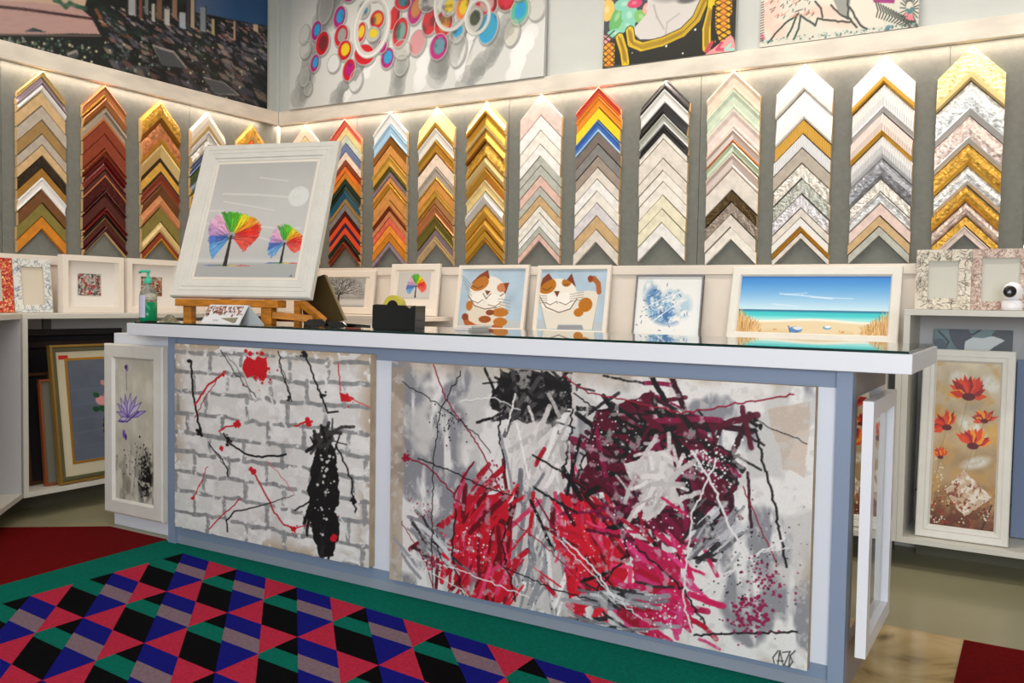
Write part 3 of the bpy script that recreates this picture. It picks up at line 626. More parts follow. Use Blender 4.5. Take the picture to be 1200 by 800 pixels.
# ------------------------------------------------------------------ framed pictures
FWHITE = mat('whitewashed_frame', (226, 222, 212), .5, bump=.2, bscale=26, stretch=(1, 1, 1), var=.03, vscale=14)
FCREAM = mat('cream_frame', (238, 228, 214), .4)
BACKB = mat('brown_hardboard', (118, 88, 52), .8)
def framed(name, label, loc, rotz, tilt, W, Hh, fw, d, fm, cvs=None, prof=None, relief=0.0, recess=.010, cat='painting', group=None, art='painted_surface', back=True, matb=None, rough=.5, res=None):
    root = thing(name, label, cat, loc, rotz, tilt, group)
    frame_mesh(W, Hh, fw, d, prof).build('frame', fm, root)
    if back:
        T = MB(); T.box(fw-.008, W-fw+.008, -recess+.001, -.001, fw-.008, Hh-fw+.008); T.build('backing', BACKB, root)
    return root
def add_art(root, W, Hh, fw, res, col, seed, fn, recess=.010, relief=0.0, rough=.5, inset=0.0, name='painted_surface', rect=None):
    x0, z0, w_, h_ = rect or (fw+inset, fw+inset, W-2*fw-2*inset, Hh-2*fw-2*inset)
    cv = Cv(res[0], res[1], col, seed); on_plane(cv, root, w_, h_, (x0, -recess, z0))
    fn(cv); return artwork(name, cv, w_, h_, root, (x0, -recess, z0), relief, rough)
GREYP = (206, 203, 196)
def branch(c, x, y, a, ln, wd, col, depth, sp=.5):
    if depth == 0 or ln < 1.2: return
    x2, y2 = x+math.cos(a)*ln, y-math.sin(a)*ln; c.line([(x, y), (x2, y2)], wd, col)
    for k in (-1, 1) if c.rng.random() < .75 else (-1, 0, 1): branch(c, x2, y2, a+k*sp*(.5+c.rng.random()*.7), ln*(.66+c.rng.random()*.2), wd*.68, col, depth-1, sp)
def rainbow_tree(c, bx, by, Rr):
    """fan crown of strokes: x left to right blue, violet, pink, green, yellow, red"""
    cx, cy = bx, by-Rr*.98
    segs = [(196, 232, (96, 160, 216)), (165, 200, (80, 110, 190)), (140, 172, (196, 150, 196)), (112, 145, (240, 176, 206)), (84, 115, (70, 168, 54)), (62, 92, (96, 190, 40)), (38, 64, (248, 214, 30)), (14, 40, (246, 150, 30)), (-22, 16, (226, 40, 34)), (-42, -18, (236, 84, 70))]
    for a0, a1, col in segs:
        for _ in range(int(60+Rr*1.4)):
            a = R(a0-6+(a1-a0+12)*c.rng.random()); r0 = Rr*(.12+.70*c.rng.random()); r1 = min(r0+Rr*(.12+.2*c.rng.random()), Rr*(.86+.14*math.sin(a*3+Rr)))
            cc = np.array(col)*(.78+.4*c.rng.random()); c.line([(cx+math.cos(a)*r0, cy-math.sin(a)*r0*.95), (cx+math.cos(a+.05)*r1, cy-math.sin(a+.05)*r1*.95)], max(.9, Rr*.035), np.clip(cc, 0, 255), op=.75, wob=.5)
    for a in range(-20, 231, 16): c.line([(cx, cy+Rr*.12), (cx+math.cos(R(a))*Rr*.55, cy-math.sin(R(a))*Rr*.5)], max(.7, Rr*.016), (52, 40, 60), op=.7)
    fr = c.fr; c.fr = None
    c.poly([(bx-Rr*.035, cy), (bx+Rr*.035, cy), (bx+Rr*.07, by+Rr*.05), (bx-Rr*.07, by+Rr*.05)], (50, 44, 42)); c.fr = fr
def easel_art(c):
    t = c.Y/c.h; c.a = np.array([190, 187, 182.])+(np.sin(t*3.0)*14)[..., None]+(c.fb(4)-.5)[..., None]*10
    fr = c.fr; hy = .845*c.h; c.fr = None
    c.mix(np.clip((c.Y-hy)*.6, 0, 1), (178, 177, 174)); c.mix(np.exp(-((c.Y-hy-4)/5.)**2)*.8, (222, 220, 216)); c.fr = fr
    for P, w_ in (([(262, 227), (300, 228), (342, 231)], 2.4), ([(242, 247), (262, 247)], 2), ([(262, 236), (320, 246)], 1.6), ([(300, 265), (335, 268), (352, 267)], 2.2), ([(300, 277), (322, 283)], 2), ([(305, 208), (338, 212)], 1.4), ([(242, 262), (262, 260)], 1.8)): c.line(P, w_, (222, 219, 212), op=.75)
    c.ell((350, 230), 11.5, 11.5, (226, 226, 220), 0, 1.5); m = c.emp((350, 230), 11, 11); c.mix(m*(c.fb(20)-.45)*2, (206, 206, 202))
    b1 = c.pt((263.5, 310)); b2 = c.pt((329, 307)); fr = c.fr; c.fr = None
    for (bx, by), rr in ((b1, 46), (b2, 32)):
        for k in range(12):
            col = [(80, 110, 190), (70, 150, 60), (230, 190, 40), (220, 50, 40)][min(3, k//3)]
            c.line([(bx-rr*1.1+k*rr*.19, by+2+c.rng.normal()*.8), (bx-rr*.8+k*rr*.19, by+3)], 1.6, col, op=.7)
        c.line([(bx-rr*.9, by+1), (bx+rr*.2, by+1)], 1.4, (90, 90, 96), op=.6)
    rainbow_tree(c, b1[0], b1[1], 70); rainbow_tree(c, b2[0], b2[1], 46); c.fr = fr
    c.line([(337, 328), (341, 322), (343, 328), (347, 322), (350, 327)], 1, (120, 118, 116))
EW, EH = .754, .811
er = framed('framed_painting', 'large white framed painting of two rainbow trees under a pale moon, on the easel', (-3.2968, .1196, 1.1628), .2495, .3474, EW, EH, .092, .034, FWHITE,
    prof=[(0, 0), (0, .028), (.06, .034), (.30, .034), (.33, .030), (.36, .034), (.52, .033), (.55, .029), (.58, .033), (.8, .031), (.84, .024), (.96, .022), (1, .012)])
T = MB(); T.box(.09, EW-.09, -.020, -.011, .09, EH-.09); T.build('canvas_board', FCREAM, er)
add_art(er, EW, EH, .104, (240, 270), GREYP, 5, easel_art, recess=.0205)
# table easel (its tray carries the painting)
ez = thing('table_easel', 'small varnished wooden table easel carrying the rainbow tree painting', 'easel', (-3.2968, .1196, 1.048), .2495)
def ebar(nm, p, q, a, b_): T = MB(); T.bar(p, q, a, b_); T.build(nm, EASEL, ez)
T = MB(); T.box(.045, .60, -.05, .03, .078, .113, b=.003); T.build('tray', EASEL, ez)
T = MB(); T.box(.07, .115, -.02, .02, 0, .078, b=.002); T.build('leg', EASEL, ez)
T = MB(); T.box(.50, .555, -.03, .02, 0, .078, b=.002); T.build('leg', EASEL, ez)
T = MB(); T.box(.62, .65, .06, .09, 0, .112, b=.002); T.build('leg', EASEL, ez)
T = MB(); T.bar((.555, -.01, .045), (.74, .03, .030), .03, .03); T.build('stretcher', EASEL, ez)
T = MB(); T.bar((.66, .05, .11), (.76, .10, .016), .03, .028); T.build('brace', EASEL, ez)
T = MB(); T.bar((.26, .035, .08), (.26, .31, .80), .045, .02); T.build('back_post', EASEL, ez)
T = MB(); T.bar((.26, .30, .70), (.26, .44, .01), .03, .02); T.build('brace', EASEL, ez)
T = MB(); T.box(.10, .62, .10, .125, .012, .035); T.build('stretcher', mat('dark_red_wood', (96, 30, 16), .4), ez)
# ------------------------------------------------------------------ cats, blue abstract, beach on the low bench
WH = (240, 234, 222)
def cat1(c):
    c.kp *= .80
    c.a = np.array([178, 200, 216.])+((c.fb(5)-.5)*26)[..., None]; c.mix(np.clip((c.Y-c.h*.86)*.5, 0, 1)*.8, (196, 200, 198))
    OR, BR, OL = (190, 118, 44), (140, 70, 40), (96, 70, 50)
    c.poly([(549, 352), (552, 340), (556, 352), (580, 350), (592, 356), (594, 366), (590, 380), (578, 386), (556, 384), (546, 374), (547, 362)], (226, 216, 198), 1)
    c.ell((571, 343), 27, 24, WH, .15); 
    c.poly([(552, 332), (562, 322), (572, 316), (574, 326)], BR); c.poly([(586, 332), (597, 331), (592, 345)], BR)
    m = c.emp((571, 343), 27, 24, .15); q = c.emp((562, 332), 14, 10, -.4); c.mix(m*q, OR); q = c.emp((588, 337), 7, 6); c.mix(m*q, (206, 130, 90))
    for P in ([(554, 335), (560, 338), (566, 335)], [(580, 345), (586, 347), (590, 344)], [(566, 344), (570, 350), (575, 344)], [(549, 346), (556, 358), (568, 362), (582, 360)]): c.line(P, 1.2, OL)
    c.poly([(568, 340), (575, 341), (571, 346)], (120, 70, 50)); c.ell((560, 349), 9, 8, (246, 242, 232)); c.ell((579, 352), 11, 9, (246, 242, 232)); c.line([(553, 352), (560, 355), (566, 351)], .9, OL); c.line([(572, 357), (580, 359), (587, 354)], .9, OL)
    c.line([(545, 371), (547, 378), (556, 383), (570, 386), (586, 382)], 8, (176, 96, 44)); c.ell((545, 371), 5, 5, BR)
    for p, rx, ry, col in (((586, 366), 12, 6, OR), ((574, 366), 6, 4, BR), ((568, 374), 9, 5, (160, 84, 40)), ((586, 377), 10, 6, OR), ((550, 358), 5, 7, OR)): c.ell(p, rx, ry, col)
    for k in range(4): c.line([(541+k*1.5, 322+k*5), (552, 334+k*4)], .8, (130, 140, 146)); c.line([(584, 350+k*3), (598, 352+k*4)], .8, (150, 150, 146))
def cat2(c):
    c.kp *= .80
    c.a = np.array([180, 202, 218.])+((c.fb(5)-.5)*24)[..., None]; c.mix(np.clip((c.Y-c.h*.83)*.5, 0, 1)*.8, (184, 194, 200))
    OR, BR, OL = (186, 116, 34), (130, 68, 44), (90, 66, 50)
    c.poly([(632, 350), (640, 385), (652, 385), (654, 380), (682, 380), (684, 386), (694, 386), (702, 350), (702, 342), (690, 340), (660, 344)], (228, 222, 208), 1)
    c.poly([(654, 381), (682, 381), (683, 386), (653, 386)], (150, 152, 156))
    c.line([(702, 342), (701, 332), (696, 326), (692, 328)], 7, (176, 104, 54)); c.ell((692, 326), 4, 4, (150, 70, 36))
    c.poly([(632, 338), (636, 326), (643, 320), (650, 330)], BR); c.poly([(664, 328), (670, 320), (675, 336)], BR)
    c.ell((653, 346), 29, 24, WH); m = c.emp((653, 346), 29, 24); q = c.emp((641, 335), 14, 11, -.3); c.mix(m*q, OR); q = c.emp((664, 331), 7, 6); c.mix(m*q, OR)
    for P in ([(636, 338), (641, 340), (647, 336)], [(661, 334), (666, 333)], [(631, 345), (640, 360), (655, 366), (668, 362), (676, 350)], [(654, 348), (653, 355)]): c.line(P, 1.2, OL)
    c.poly([(649, 341), (656, 341), (653, 348)], (120, 62, 44)); c.ell((644, 351), 10, 8, (246, 242, 232)); c.ell((662, 350), 12, 9, (246, 242, 232)); c.line([(637, 354), (645, 357), (652, 353)], .9, OL); c.line([(655, 354), (663, 357), (671, 352)], .9, OL)
    for p, rx, ry in (((686, 357), 10, 10), ((678, 366), 7, 6)): c.ell(p, rx, ry, OR); 
    c.line([(632, 350), (640, 385)], .9, (170, 160, 150)); c.line([(702, 345), (694, 386)], .9, (170, 160, 150))
    for k in range(4): c.line([(631, 346+k*3), (641, 347+k*2.4)], .8, (140, 130, 120)); c.line([(668, 345+k*2.5), (684, 342+k*3)], .8, (150, 140, 130))
def blue_abs(c):
    c.mix((c.fb(6)-.5)*3, (232, 238, 240))
    for p, rx, ry, col, op in (((775, 362), 34, 28, (110, 172, 216), .8), ((766, 348), 20, 24, (70, 130, 190), .8), ((780, 372), 30, 16, (66, 116, 180), .8), ((802, 360), 16, 24, (150, 200, 228), .6), ((760, 340), 10, 18, (80, 150, 200), .7), ((790, 345), 18, 10, (120, 180, 214), .6)):
        p = c.pt(p); m = c.em(p[0], p[1], rx, ry, .1, 14)*op*np.clip((c.fb(12)-.34)*6, 0, 1); c.mix(m, np.array(col)*.92)
    for _ in range(150):
        x = 776+c.rng.normal()*13; y = 360+c.rng.normal()*11; a = c.rng.random()*3.1; q = 1+c.rng.random()*2.4
        c.line([(x, y), (x+math.cos(a)*q, y-math.sin(a)*q)], .5+.5*c.rng.random(), [(30, 60, 120), (236, 240, 244), (60, 90, 150), (200, 206, 214)][int(c.rng.random()*4)], op=.85)
    for P in ([(754, 362), (776, 350), (804, 340)], [(760, 380), (784, 362), (800, 350)]): c.line(P, .9, (236, 238, 240))
    c.dots((746, 380), 2, 5, .8, (40, 40, 60))
for nm, lab, x, W, z1, fn, seed in (('framed_painting', 'small painting of a curled white and ginger cat, eyes shut, pale frame', -2.872, .512, 1.397, cat1, 31), ('framed_painting', 'small painting of a standing white cat with ginger patches, pale frame', -2.300, .482, 1.391, cat2, 32)):
    z0 = .985; Hh = z1-z0+.004; a = .16
    rt_ = framed(nm, lab, (x, D-.036-Hh*math.sin(a), z0+.0005), 0, a, W, Hh, .026, .022, FCREAM)
    add_art(rt_, W, Hh, .026, (170, 150), (178, 200, 216), seed, fn, relief=.0008, rough=.35)
Hh = .352; a = .16
br = framed('framed_painting', 'square white painting with a blue splashed abstract, thin grey frame', (-1.662, D-.036-Hh*math.sin(a), .9855), 0, a, .392, Hh, .008, .022, mat('thin_grey_frame', (128, 124, 126), .4))
add_art(br, .392, Hh, .008, (160, 140), (236, 236, 232), 33, blue_abs, relief=.001)
def beach(c):
    t = c.Y/c.h; s1 = np.array([40, 128, 206.]); s2 = np.array([206, 232, 240.])
    c.a = s1+(s2-s1)*np.clip(t/.6, 0, 1)[..., None]**1.1
    for P, w_ in (([(914, 344), (940, 346), (975, 350)], 3), ([(950, 348), (1000, 350)], 2), ([(905, 356), (935, 359)], 2.2), ([(920, 345), (946, 343)], 1.5), ([(1010, 372), (1040, 371)], 1.4)): c.line(P, w_*.9, (228, 238, 244), op=.25); c.line(P, w_*.4, (236, 243, 246), op=.4)
    hz = .585; w1 = np.clip((t-hz)*c.h, 0, 1); c.mix(w1, (30, 110, 150)); c.mix(np.clip((t-hz-.02)*30, 0, 1), (60, 196, 200)); c.mix(np.clip((t-.68)*16, 0, 1), (160, 226, 222))
    sh = .745+.02*np.sin(c.X/c.w*9); c.mix(np.clip((t-sh)*60, 0, 1), (240, 236, 222)); c.mix(np.clip((t-sh-.03)*30, 0, 1), (226, 206, 168)); c.mix(np.clip((t-.9)*10, 0, 1)*(c.fb(12) > .5)*.6, (206, 178, 132))
    c.ell((932, 386), 8, 4, (82, 130, 186)); c.ell((934, 384.5), 6, 2.2, (214, 222, 230)); c.line([(928, 384), (934, 388)], .8, (60, 100, 150)); c.line([(924, 382), (926, 389)], 1.5, (60, 110, 170)); c.ell((969, 384), 5, 2.2, (110, 160, 200)); c.ell((970, 383), 3.5, 1.4, (236, 238, 240))
    fr = c.fr; c.fr = None
    for x0, x1, y0 in ((0, .17, .99), (.84, 1.0, .99)):
        for _ in range(260):
            x = (x0+(x1-x0)*c.rng.random())*c.w; k = abs(((x/c.w)-(x0 if x0 == 0 else x1))/(x1-x0)); hgt = (.30*(1-k)+.06)*c.h*(.6+.5*c.rng.random())
            y = c.h*(.90+.12*c.rng.random()); c.line([(x, y), (x+c.rng.normal()*5, y-hgt)], 1.1, [(198, 148, 84), (222, 184, 120), (160, 108, 56), (230, 200, 150)][int(c.rng.random()*4)], op=.8)
    c.fr = fr; c.dots((908, 386), 1.5, 6, 1.5, (206, 150, 90), (2, .6)); c.dots((988, 389), 1.5, 8, 1.6, (206, 140, 70), (3, .6))
a = .27; Hh = .40
bh = framed('framed_painting', 'wide beach painting with turquoise sea and dune grass, whitewashed frame', (-1.108, D-.036-Hh*math.sin(a), .9855), 0, a, .832, Hh, .050, .024, FWHITE)
add_art(bh, .832, Hh, .050, (360, 150), (200, 200, 200), 34, beach, rough=.3)
# small tree pictures on the wall shelf
def bw_tree(c):
    c.a = np.array([168, 168, 164.])-((c.fb(3)-.5)*30)[..., None]; t = c.Y/c.h; c.mix(np.clip((t-.66)*40, 0, 1), (150, 150, 146)); c.mix(np.clip((t-.70)*14, 0, 1), (206, 205, 200)); c.mix(np.clip((t-.88)*8, 0, 1)*.8, (110, 110, 106))
    fr = c.fr; c.fr = None
    for k in range(9): branch(c, c.w*.38, c.h*.62, R(20+k*17), c.h*.17, 2.0, (44, 42, 42), 6, .42)
    c.line([(c.w*.38, c.h*.9), (c.w*.375, c.h*.6)], 5, (34, 32, 32))
    for _ in range(170): c.dots((c.w*c.rng.random(), c.h*.6*c.rng.random()), .5, 1, .9, (234, 234, 230))
    c.dots((c.w*.38, c.h*.35), c.h*.2, 200, 1.0, (60, 58, 56)); c.fr = fr
Hh = .30
q = framed('framed_photo', 'black and white snowy tree picture in a wide cream frame', (-4.055, D-.036-Hh*.13, 1.0707), 0, .13, .50, Hh, .05, .02, FCREAM, cat='picture')
T = MB(); T.box(.05, .45, -.0125, -.0115, .05, Hh-.05); T.build('mount', FCREAM, q)
add_art(q, .5, Hh, .05, (110, 110), GREYP, 41, bw_tree, recess=.0135, rect=(.05, .012+.03, .37, .235))
def rb(c):
    c.mix(np.clip((c.Y/c.h-.9)*20, 0, 1), (196, 194, 190)); fr = c.fr; c.fr = None; rainbow_tree(c, c.w*.56, c.h*.92, c.h*.45); c.fr = fr
Hh = .34
q = framed('framed_painting', 'small rainbow tree picture in a broad cream frame behind the tape dispenser', (-3.399, D-.055-Hh*.13, 1.0707), 0, .13, .392, Hh, .045, .022, FCREAM)
T = MB(); T.box(.045, .347, -.0125, -.0115, .045, Hh-.045); T.build('mount', FCREAM, q)
add_art(q, .392, Hh, .045, (120, 90), GREYP, 42, rb, recess=.0135, rect=(.062, .11, .262, .175))
# ------------------------------------------------------------------ frames on the left shelf
def mosaic(name, label, loc, rotz, tilt, W, Hh, fw, res, base, fn, seed, centre=(206, 200, 188), cat='picture frame', d=.018):
    r = thing(name, label, cat, loc, rotz, tilt)
    for nm, x0, z0, w_, h_ in (('left_rail', 0, 0, fw, Hh), ('right_rail', W-fw, 0, fw, Hh), ('top_rail', fw, Hh-fw, W-2*fw, fw), ('bottom_rail', fw, 0, W-2*fw, fw)):
        T = MB(); T.box(x0+.0003, x0+w_-.0003, -d+.0006, 0, z0+.0003, z0+h_-.0003); T.build(nm, mat('pale_frame_edge', (214, 204, 190), .5), r)
        cv = Cv(max(8, int(res*w_)), max(8, int(res*h_)), base, seed+int(x0*100+z0*37)); fn(cv); artwork('mosaic_face', cv, w_, h_, r, (x0, -d, z0), .0025, .45)
    T = MB(); T.box(fw, W-fw, -.006, -.002, fw, Hh-fw); T.build('backing', mat('pale_backing_%d_%d_%d' % centre, centre, .6), r)
    return r
def crackle(cols, n=1.0, wd=1.1):
    def f(c):
        for _ in range(int(c.w*c.h/34*n)):
            x, y = c.rng.random()*c.w, c.rng.random()*c.h; a = c.rng.random()*6.3; k = c.rng.normal()*.5; P = [(x, y)]
            for _j in range(4): x += math.cos(a)*3.2; y += math.sin(a)*3.2; a += k; P.append((x, y))
            c.line(P, wd, cols[int(c.rng.random()*len(cols))], op=.75, hgt=1)
    return f
def redmos(c):
    for _ in range(int(c.w*c.h/8)): c.dots((c.rng.random()*c.w, c.rng.random()*c.h), 1, 1, 1.6, [(196, 30, 40), (226, 110, 60), (240, 200, 150), (120, 14, 30), (230, 150, 70)][int(c.rng.random()*5)])
mosaic('mosaic_frame', 'red and orange mosaic picture frame cut off by the left photo edge', (-4.395, -.31, 1.0707), R(90), .10, .278, .29, .06, 420, (190, 60, 50), redmos, 51)
mosaic('mosaic_frame', 'white empty mosaic frame with blue grey crackle, beside the red one', (-4.395, -.028, 1.0707), R(90), .10, .210, .29, .042, 420, (226, 226, 218), crackle([(120, 140, 160), (160, 166, 160), (60, 80, 110)], .8), 52, (216, 206, 186))
def collage(cols):
    def f(c):
        for _ in range(240): c.dots((c.rng.random()*c.w, c.rng.random()*c.h), 2, 2, 2.6, cols[int(c.rng.random()*len(cols))])
        for _ in range(60):
            x, y = c.rng.random()*c.w, c.rng.random()*c.h; c.line([(x, y), (x+c.rng.normal()*9, y+c.rng.normal()*9)], 1.4, cols[int(c.rng.random()*len(cols))])
    return f
for k, (y0, W, lab, cols, ar) in enumerate(((.224, .38, 'white deep box frame with a small red and grey collage, left shelf', [(176, 40, 44), (110, 116, 110), (200, 196, 186), (50, 50, 52), (180, 170, 150)], (.337, .481, 1.169, 1.294)),
        (.628, .392, 'white deep box frame with a brown collage behind the green hand gel bottle', [(110, 60, 36), (190, 176, 150), (60, 36, 26), (150, 110, 80), (170, 60, 40)], (.748, .897, 1.172, 1.289)))):
    r = thing('box_frame', lab, 'picture frame', (-4.402, y0, 1.0707), R(90))
    Hh = .325; frame_mesh(W, Hh, .036, .05, [(0, 0), (0, .05), (.9, .05), (1, .012)]).build('frame', FCREAM, r)
    T = MB(); T.box(.034, W-.034, -.008, -.002, .034, Hh-.034); T.build('mount', mat('white_mount', (236, 230, 222), .7), r)
    cv = Cv(64, 56, (180, 176, 168), 60+k); collage(cols)(cv); artwork('collage', cv, ar[1]-ar[0], ar[3]-ar[2], r, (ar[0]-y0, -.010, ar[2]-1.0707), .003)
# the two crackle frames and the camera on the right cubby
q1 = mosaic('mosaic_frame', 'empty cream crackle mosaic frame, the left one on the tall cubby', (-.200, 1.80, 1.1680), 0, .06, .230, .275, .052, 420, (216, 206, 188), crackle([(120, 108, 96), (170, 156, 136), (236, 230, 216), (60, 52, 46)], 1.5), 71, (200, 198, 186))
q2 = mosaic('mosaic_frame', 'empty pinkish brown mosaic frame right of the cream one, behind the camera', (.0315, 1.80, 1.1680), 0, .06, .230, .275, .040, 420, (196, 170, 156), crackle([(150, 120, 106), (220, 200, 188), (110, 84, 72), (236, 226, 214)], 2.2), 72, (200, 198, 186))
sc = thing('security_camera', 'round white security camera with a black face on the tall cubby', 'camera', (.198, 1.665, 1.1677))
MB().lathe([(.030, 0), (.040, .004), (.042, .02), (.038, .040), (.030, .046)]).build('base', mat('white_plastic', (238, 236, 240), .25), sc, smooth=True)
hd = MB().lathe([(.002, .040), (.020, .043), (.034, .055), (.041, .075), (.040, .092), (.030, .112), (.014, .122), (.001, .124)]).build('head', mat('white_plastic'), sc, smooth=True)
T = MB().lathe([(.026, 0), (.025, .008), (.018, .012), (.001, .013)], n=28); f_ = T.build('lens_face', BLACKP, hd, smooth=True)
f_.location = (-.010, -.034, .082); f_.rotation_euler = (R(84), 0, R(8))
T = MB().lathe([(.004, 0), (.0035, .002), (.001, .003)], n=12); l_ = T.build('lens', mat('lens_glint', (150, 160, 180), .05), hd); l_.location = (-.010, -.047, .083); l_.rotation_euler = (R(84), 0, R(8))
# ------------------------------------------------------------------ poppy paintings in the cubbies
def petals(c, p, rr, a0, a1, n=13):
    x, y = c.pt(p)
    fr = c.fr; c.fr = None
    for k in range(n*2):
        a = R(a0+(a1-a0)*(k % n)/(n-1))+c.rng.normal()*.06; l = rr*(.7+.45*c.rng.random()); w_ = rr*.18
        col = [(236, 150, 30), (206, 44, 20), (222, 70, 24), (150, 16, 20)][(k+int(c.rng.random()*2)) % 4]
        x2, y2 = x+math.cos(a)*l, y-math.sin(a)*l; xm, ym = x+math.cos(a)*l*.55, y-math.sin(a)*l*.55
        c.poly([(x, y), (xm-math.sin(a)*w_, ym-math.cos(a)*w_), (x2, y2), (xm+math.sin(a)*w_, ym+math.cos(a)*w_)], col)
    c.ell((x, y), rr*.3, rr*.18, (96, 12, 20)); c.fr = fr
def poppies(c, dx=0, full=True):
    t = c.Y/c.h; c.a = np.array([206, 192, 164.])*(1-t[..., None]*np.array([.22, .36, .55]))+((c.fb(4)-.5)*50)[..., None]; c.mix(np.clip((c.fb(5)-.5)*6, 0, 1)*.6, (196, 150, 84)); c.mix(np.clip((t-.72)*5, 0, 1)*np.clip((c.fb(9)-.38)*6, 0, 1)*.85, (112, 60, 30))
    c.mix(np.clip((t-.86)*10, 0, 1)*.6, (84, 34, 22))
    fr = c.fr; c.fr = None
    def B(x, y, rx, ry, rot, col, op): c.mix(c.em(x*c.w, y*c.h, rx*c.w, ry*c.h, rot, 10)*op*np.clip(c.fb(16)*1.6, 0, 1), col)
    for a_ in ((.35, .10, .14, .05, -.8, (224, 222, 214), .8), (.85, .12, .12, .06, -.9, (226, 226, 220), .8), (.62, .40, .12, .10, -.9, (222, 224, 220), .9), (.68, .60, .2, .03, -.3, (224, 226, 224), .9), (.62, .26, .14, .03, -.5, (150, 146, 140), .6), (.1, .32, .12, .05, -.8, (206, 140, 40), .7), (.9, .42, .08, .05, 0, (214, 160, 60), .7), (.3, .47, .2, .05, 0, (210, 176, 130), .6)): B(*a_)
    for x, y, r_ , a0, a1 in ((.52, .205, .34, 10, 170), (.20, .40, .26, 60, 200), (.78, .345, .20, 20, 190), (.62, .50, .30, 20, 150), (.12, .585, .16, 40, 150)):
        c.line([(x*c.w, y*c.h), ((x-.12)*c.w, (y+.22)*c.h)], 1.1, (120, 96, 60), op=.5)
        petals(c, (x*c.w, y*c.h), r_*c.w, a0, a1)
    P = [(.50, .655), (.95, .80), (.55, .93), (.2, .79)]; m = c.pm([(x*c.w, y*c.h) for x, y in P], 5); c.mix(m, (200, 170, 140), .8); c.mix(m*np.clip((c.fb(14)-.45)*8, 0, 1), (230, 218, 200), 1); c.mix(m*np.clip((c.fb(18)-.6)*10, 0, 1), (136, 70, 48))
    for _ in range(26): c.dots((c.w*c.rng.random(), c.h*(.84+.15*c.rng.random())), 4, 5, 1.4, [(200, 30, 20), (220, 200, 150), (90, 10, 10), (236, 226, 200), (190, 80, 30)][int(c.rng.random()*5)])
    c.dots((.12*c.w, .72*c.h), 5, 26, 1.3, (232, 222, 196), (1, 4)); c.line([(.95*c.w, .84*c.h), (.82*c.w, .99*c.h)], 2.5, (40, 30, 24)); c.dots((.88*c.w, .92*c.h), 3, 16, 1.2, (230, 220, 200), (1, 2)); c.fr = fr
PROFW = [(0, 0), (0, .024), (.08, .028), (.5, .026), (.55, .023), (.6, .026), (.85, .024), (1, .012)]
pp = framed('framed_painting', 'tall cream framed painting of red poppies, in the tall cubby', (-.147, 1.640, .1475), 0, .107, .368, .845, .058, .028, FWHITE, prof=PROFW)
add_art(pp, .368, .845, .058, (130, 340), (200, 180, 140), 81, poppies, relief=.0015, recess=.012)
pq = framed('framed_painting', 'cream framed poppy painting seen through the open frame at the counter end', (-.655, 1.650, .1475), 0, .12, .362, .76, .056, .028, FWHITE, prof=PROFW)
add_art(pq, .362, .76, .056, (120, 280), (200, 180, 140), 82, poppies, relief=.0015, recess=.012)
def leaf(c):
    c.a = np.array([128, 150, 152.])+((c.fb(3)-.5)*40)[..., None]
    for P in ([(1100, 388), (1112, 400), (1106, 412)], [(1120, 386), (1140, 392), (1150, 386)], [(1116, 392), (1132, 404)]): c.line(P, 2, (84, 90, 100), wob=.4)
    c.ell((1126, 394), 12, 22, (104, 108, 118), -.5); c.ell((1100, 408), 10, 12, (112, 120, 132)); c.ell((1176, 402), 16, 18, (104, 108, 112)); 
    c.poly([(1131, 400), (1140, 395), (1152, 396), (1164, 394), (1178, 399), (1166, 406), (1158, 411), (1130, 411)], (238, 242, 240), 1)  # plain white patch near the top
lf = canvas_on('leaf_canvas', 'blue grey canvas with leaves and a white patch, behind the poppy painting', 0, 0, .325, .935, .02, 0, None, mat('dark_canvas_side', (70, 78, 84), .7), loc=(-.125, 1.95, .148)); lf.rotation_euler = (-.14, 0, 0); lf.location = (-.125, 1.815, .149)
c = Cv(120, 300, (128, 150, 152), 91); on_plane(c, lf, .325, .935, (0, -.02, 0)); leaf(c); artwork('painted_surface', c, .325, .935, lf, (0, -.0204, 0), .0005)
lf2 = canvas_on('blank_canvas', 'tall pale blue canvas edge leaning right of the poppy painting', 0, 0, .08, .80, .02, 0, None, mat('pale_blue_board', (126, 142, 172), .7), loc=(.222, 1.845, .149)); lf2.rotation_euler = (-.09, 0, 0)
T = MB(); T.tube([(-.185, 1.93, .30), (-.05, 1.945, .285), (.1, 1.945, .28), (.35, 1.93, .262)], .006); tag(T.build('power_cable', BLACKP), 'black cable running low across the back of the tall cubby', 'cable')
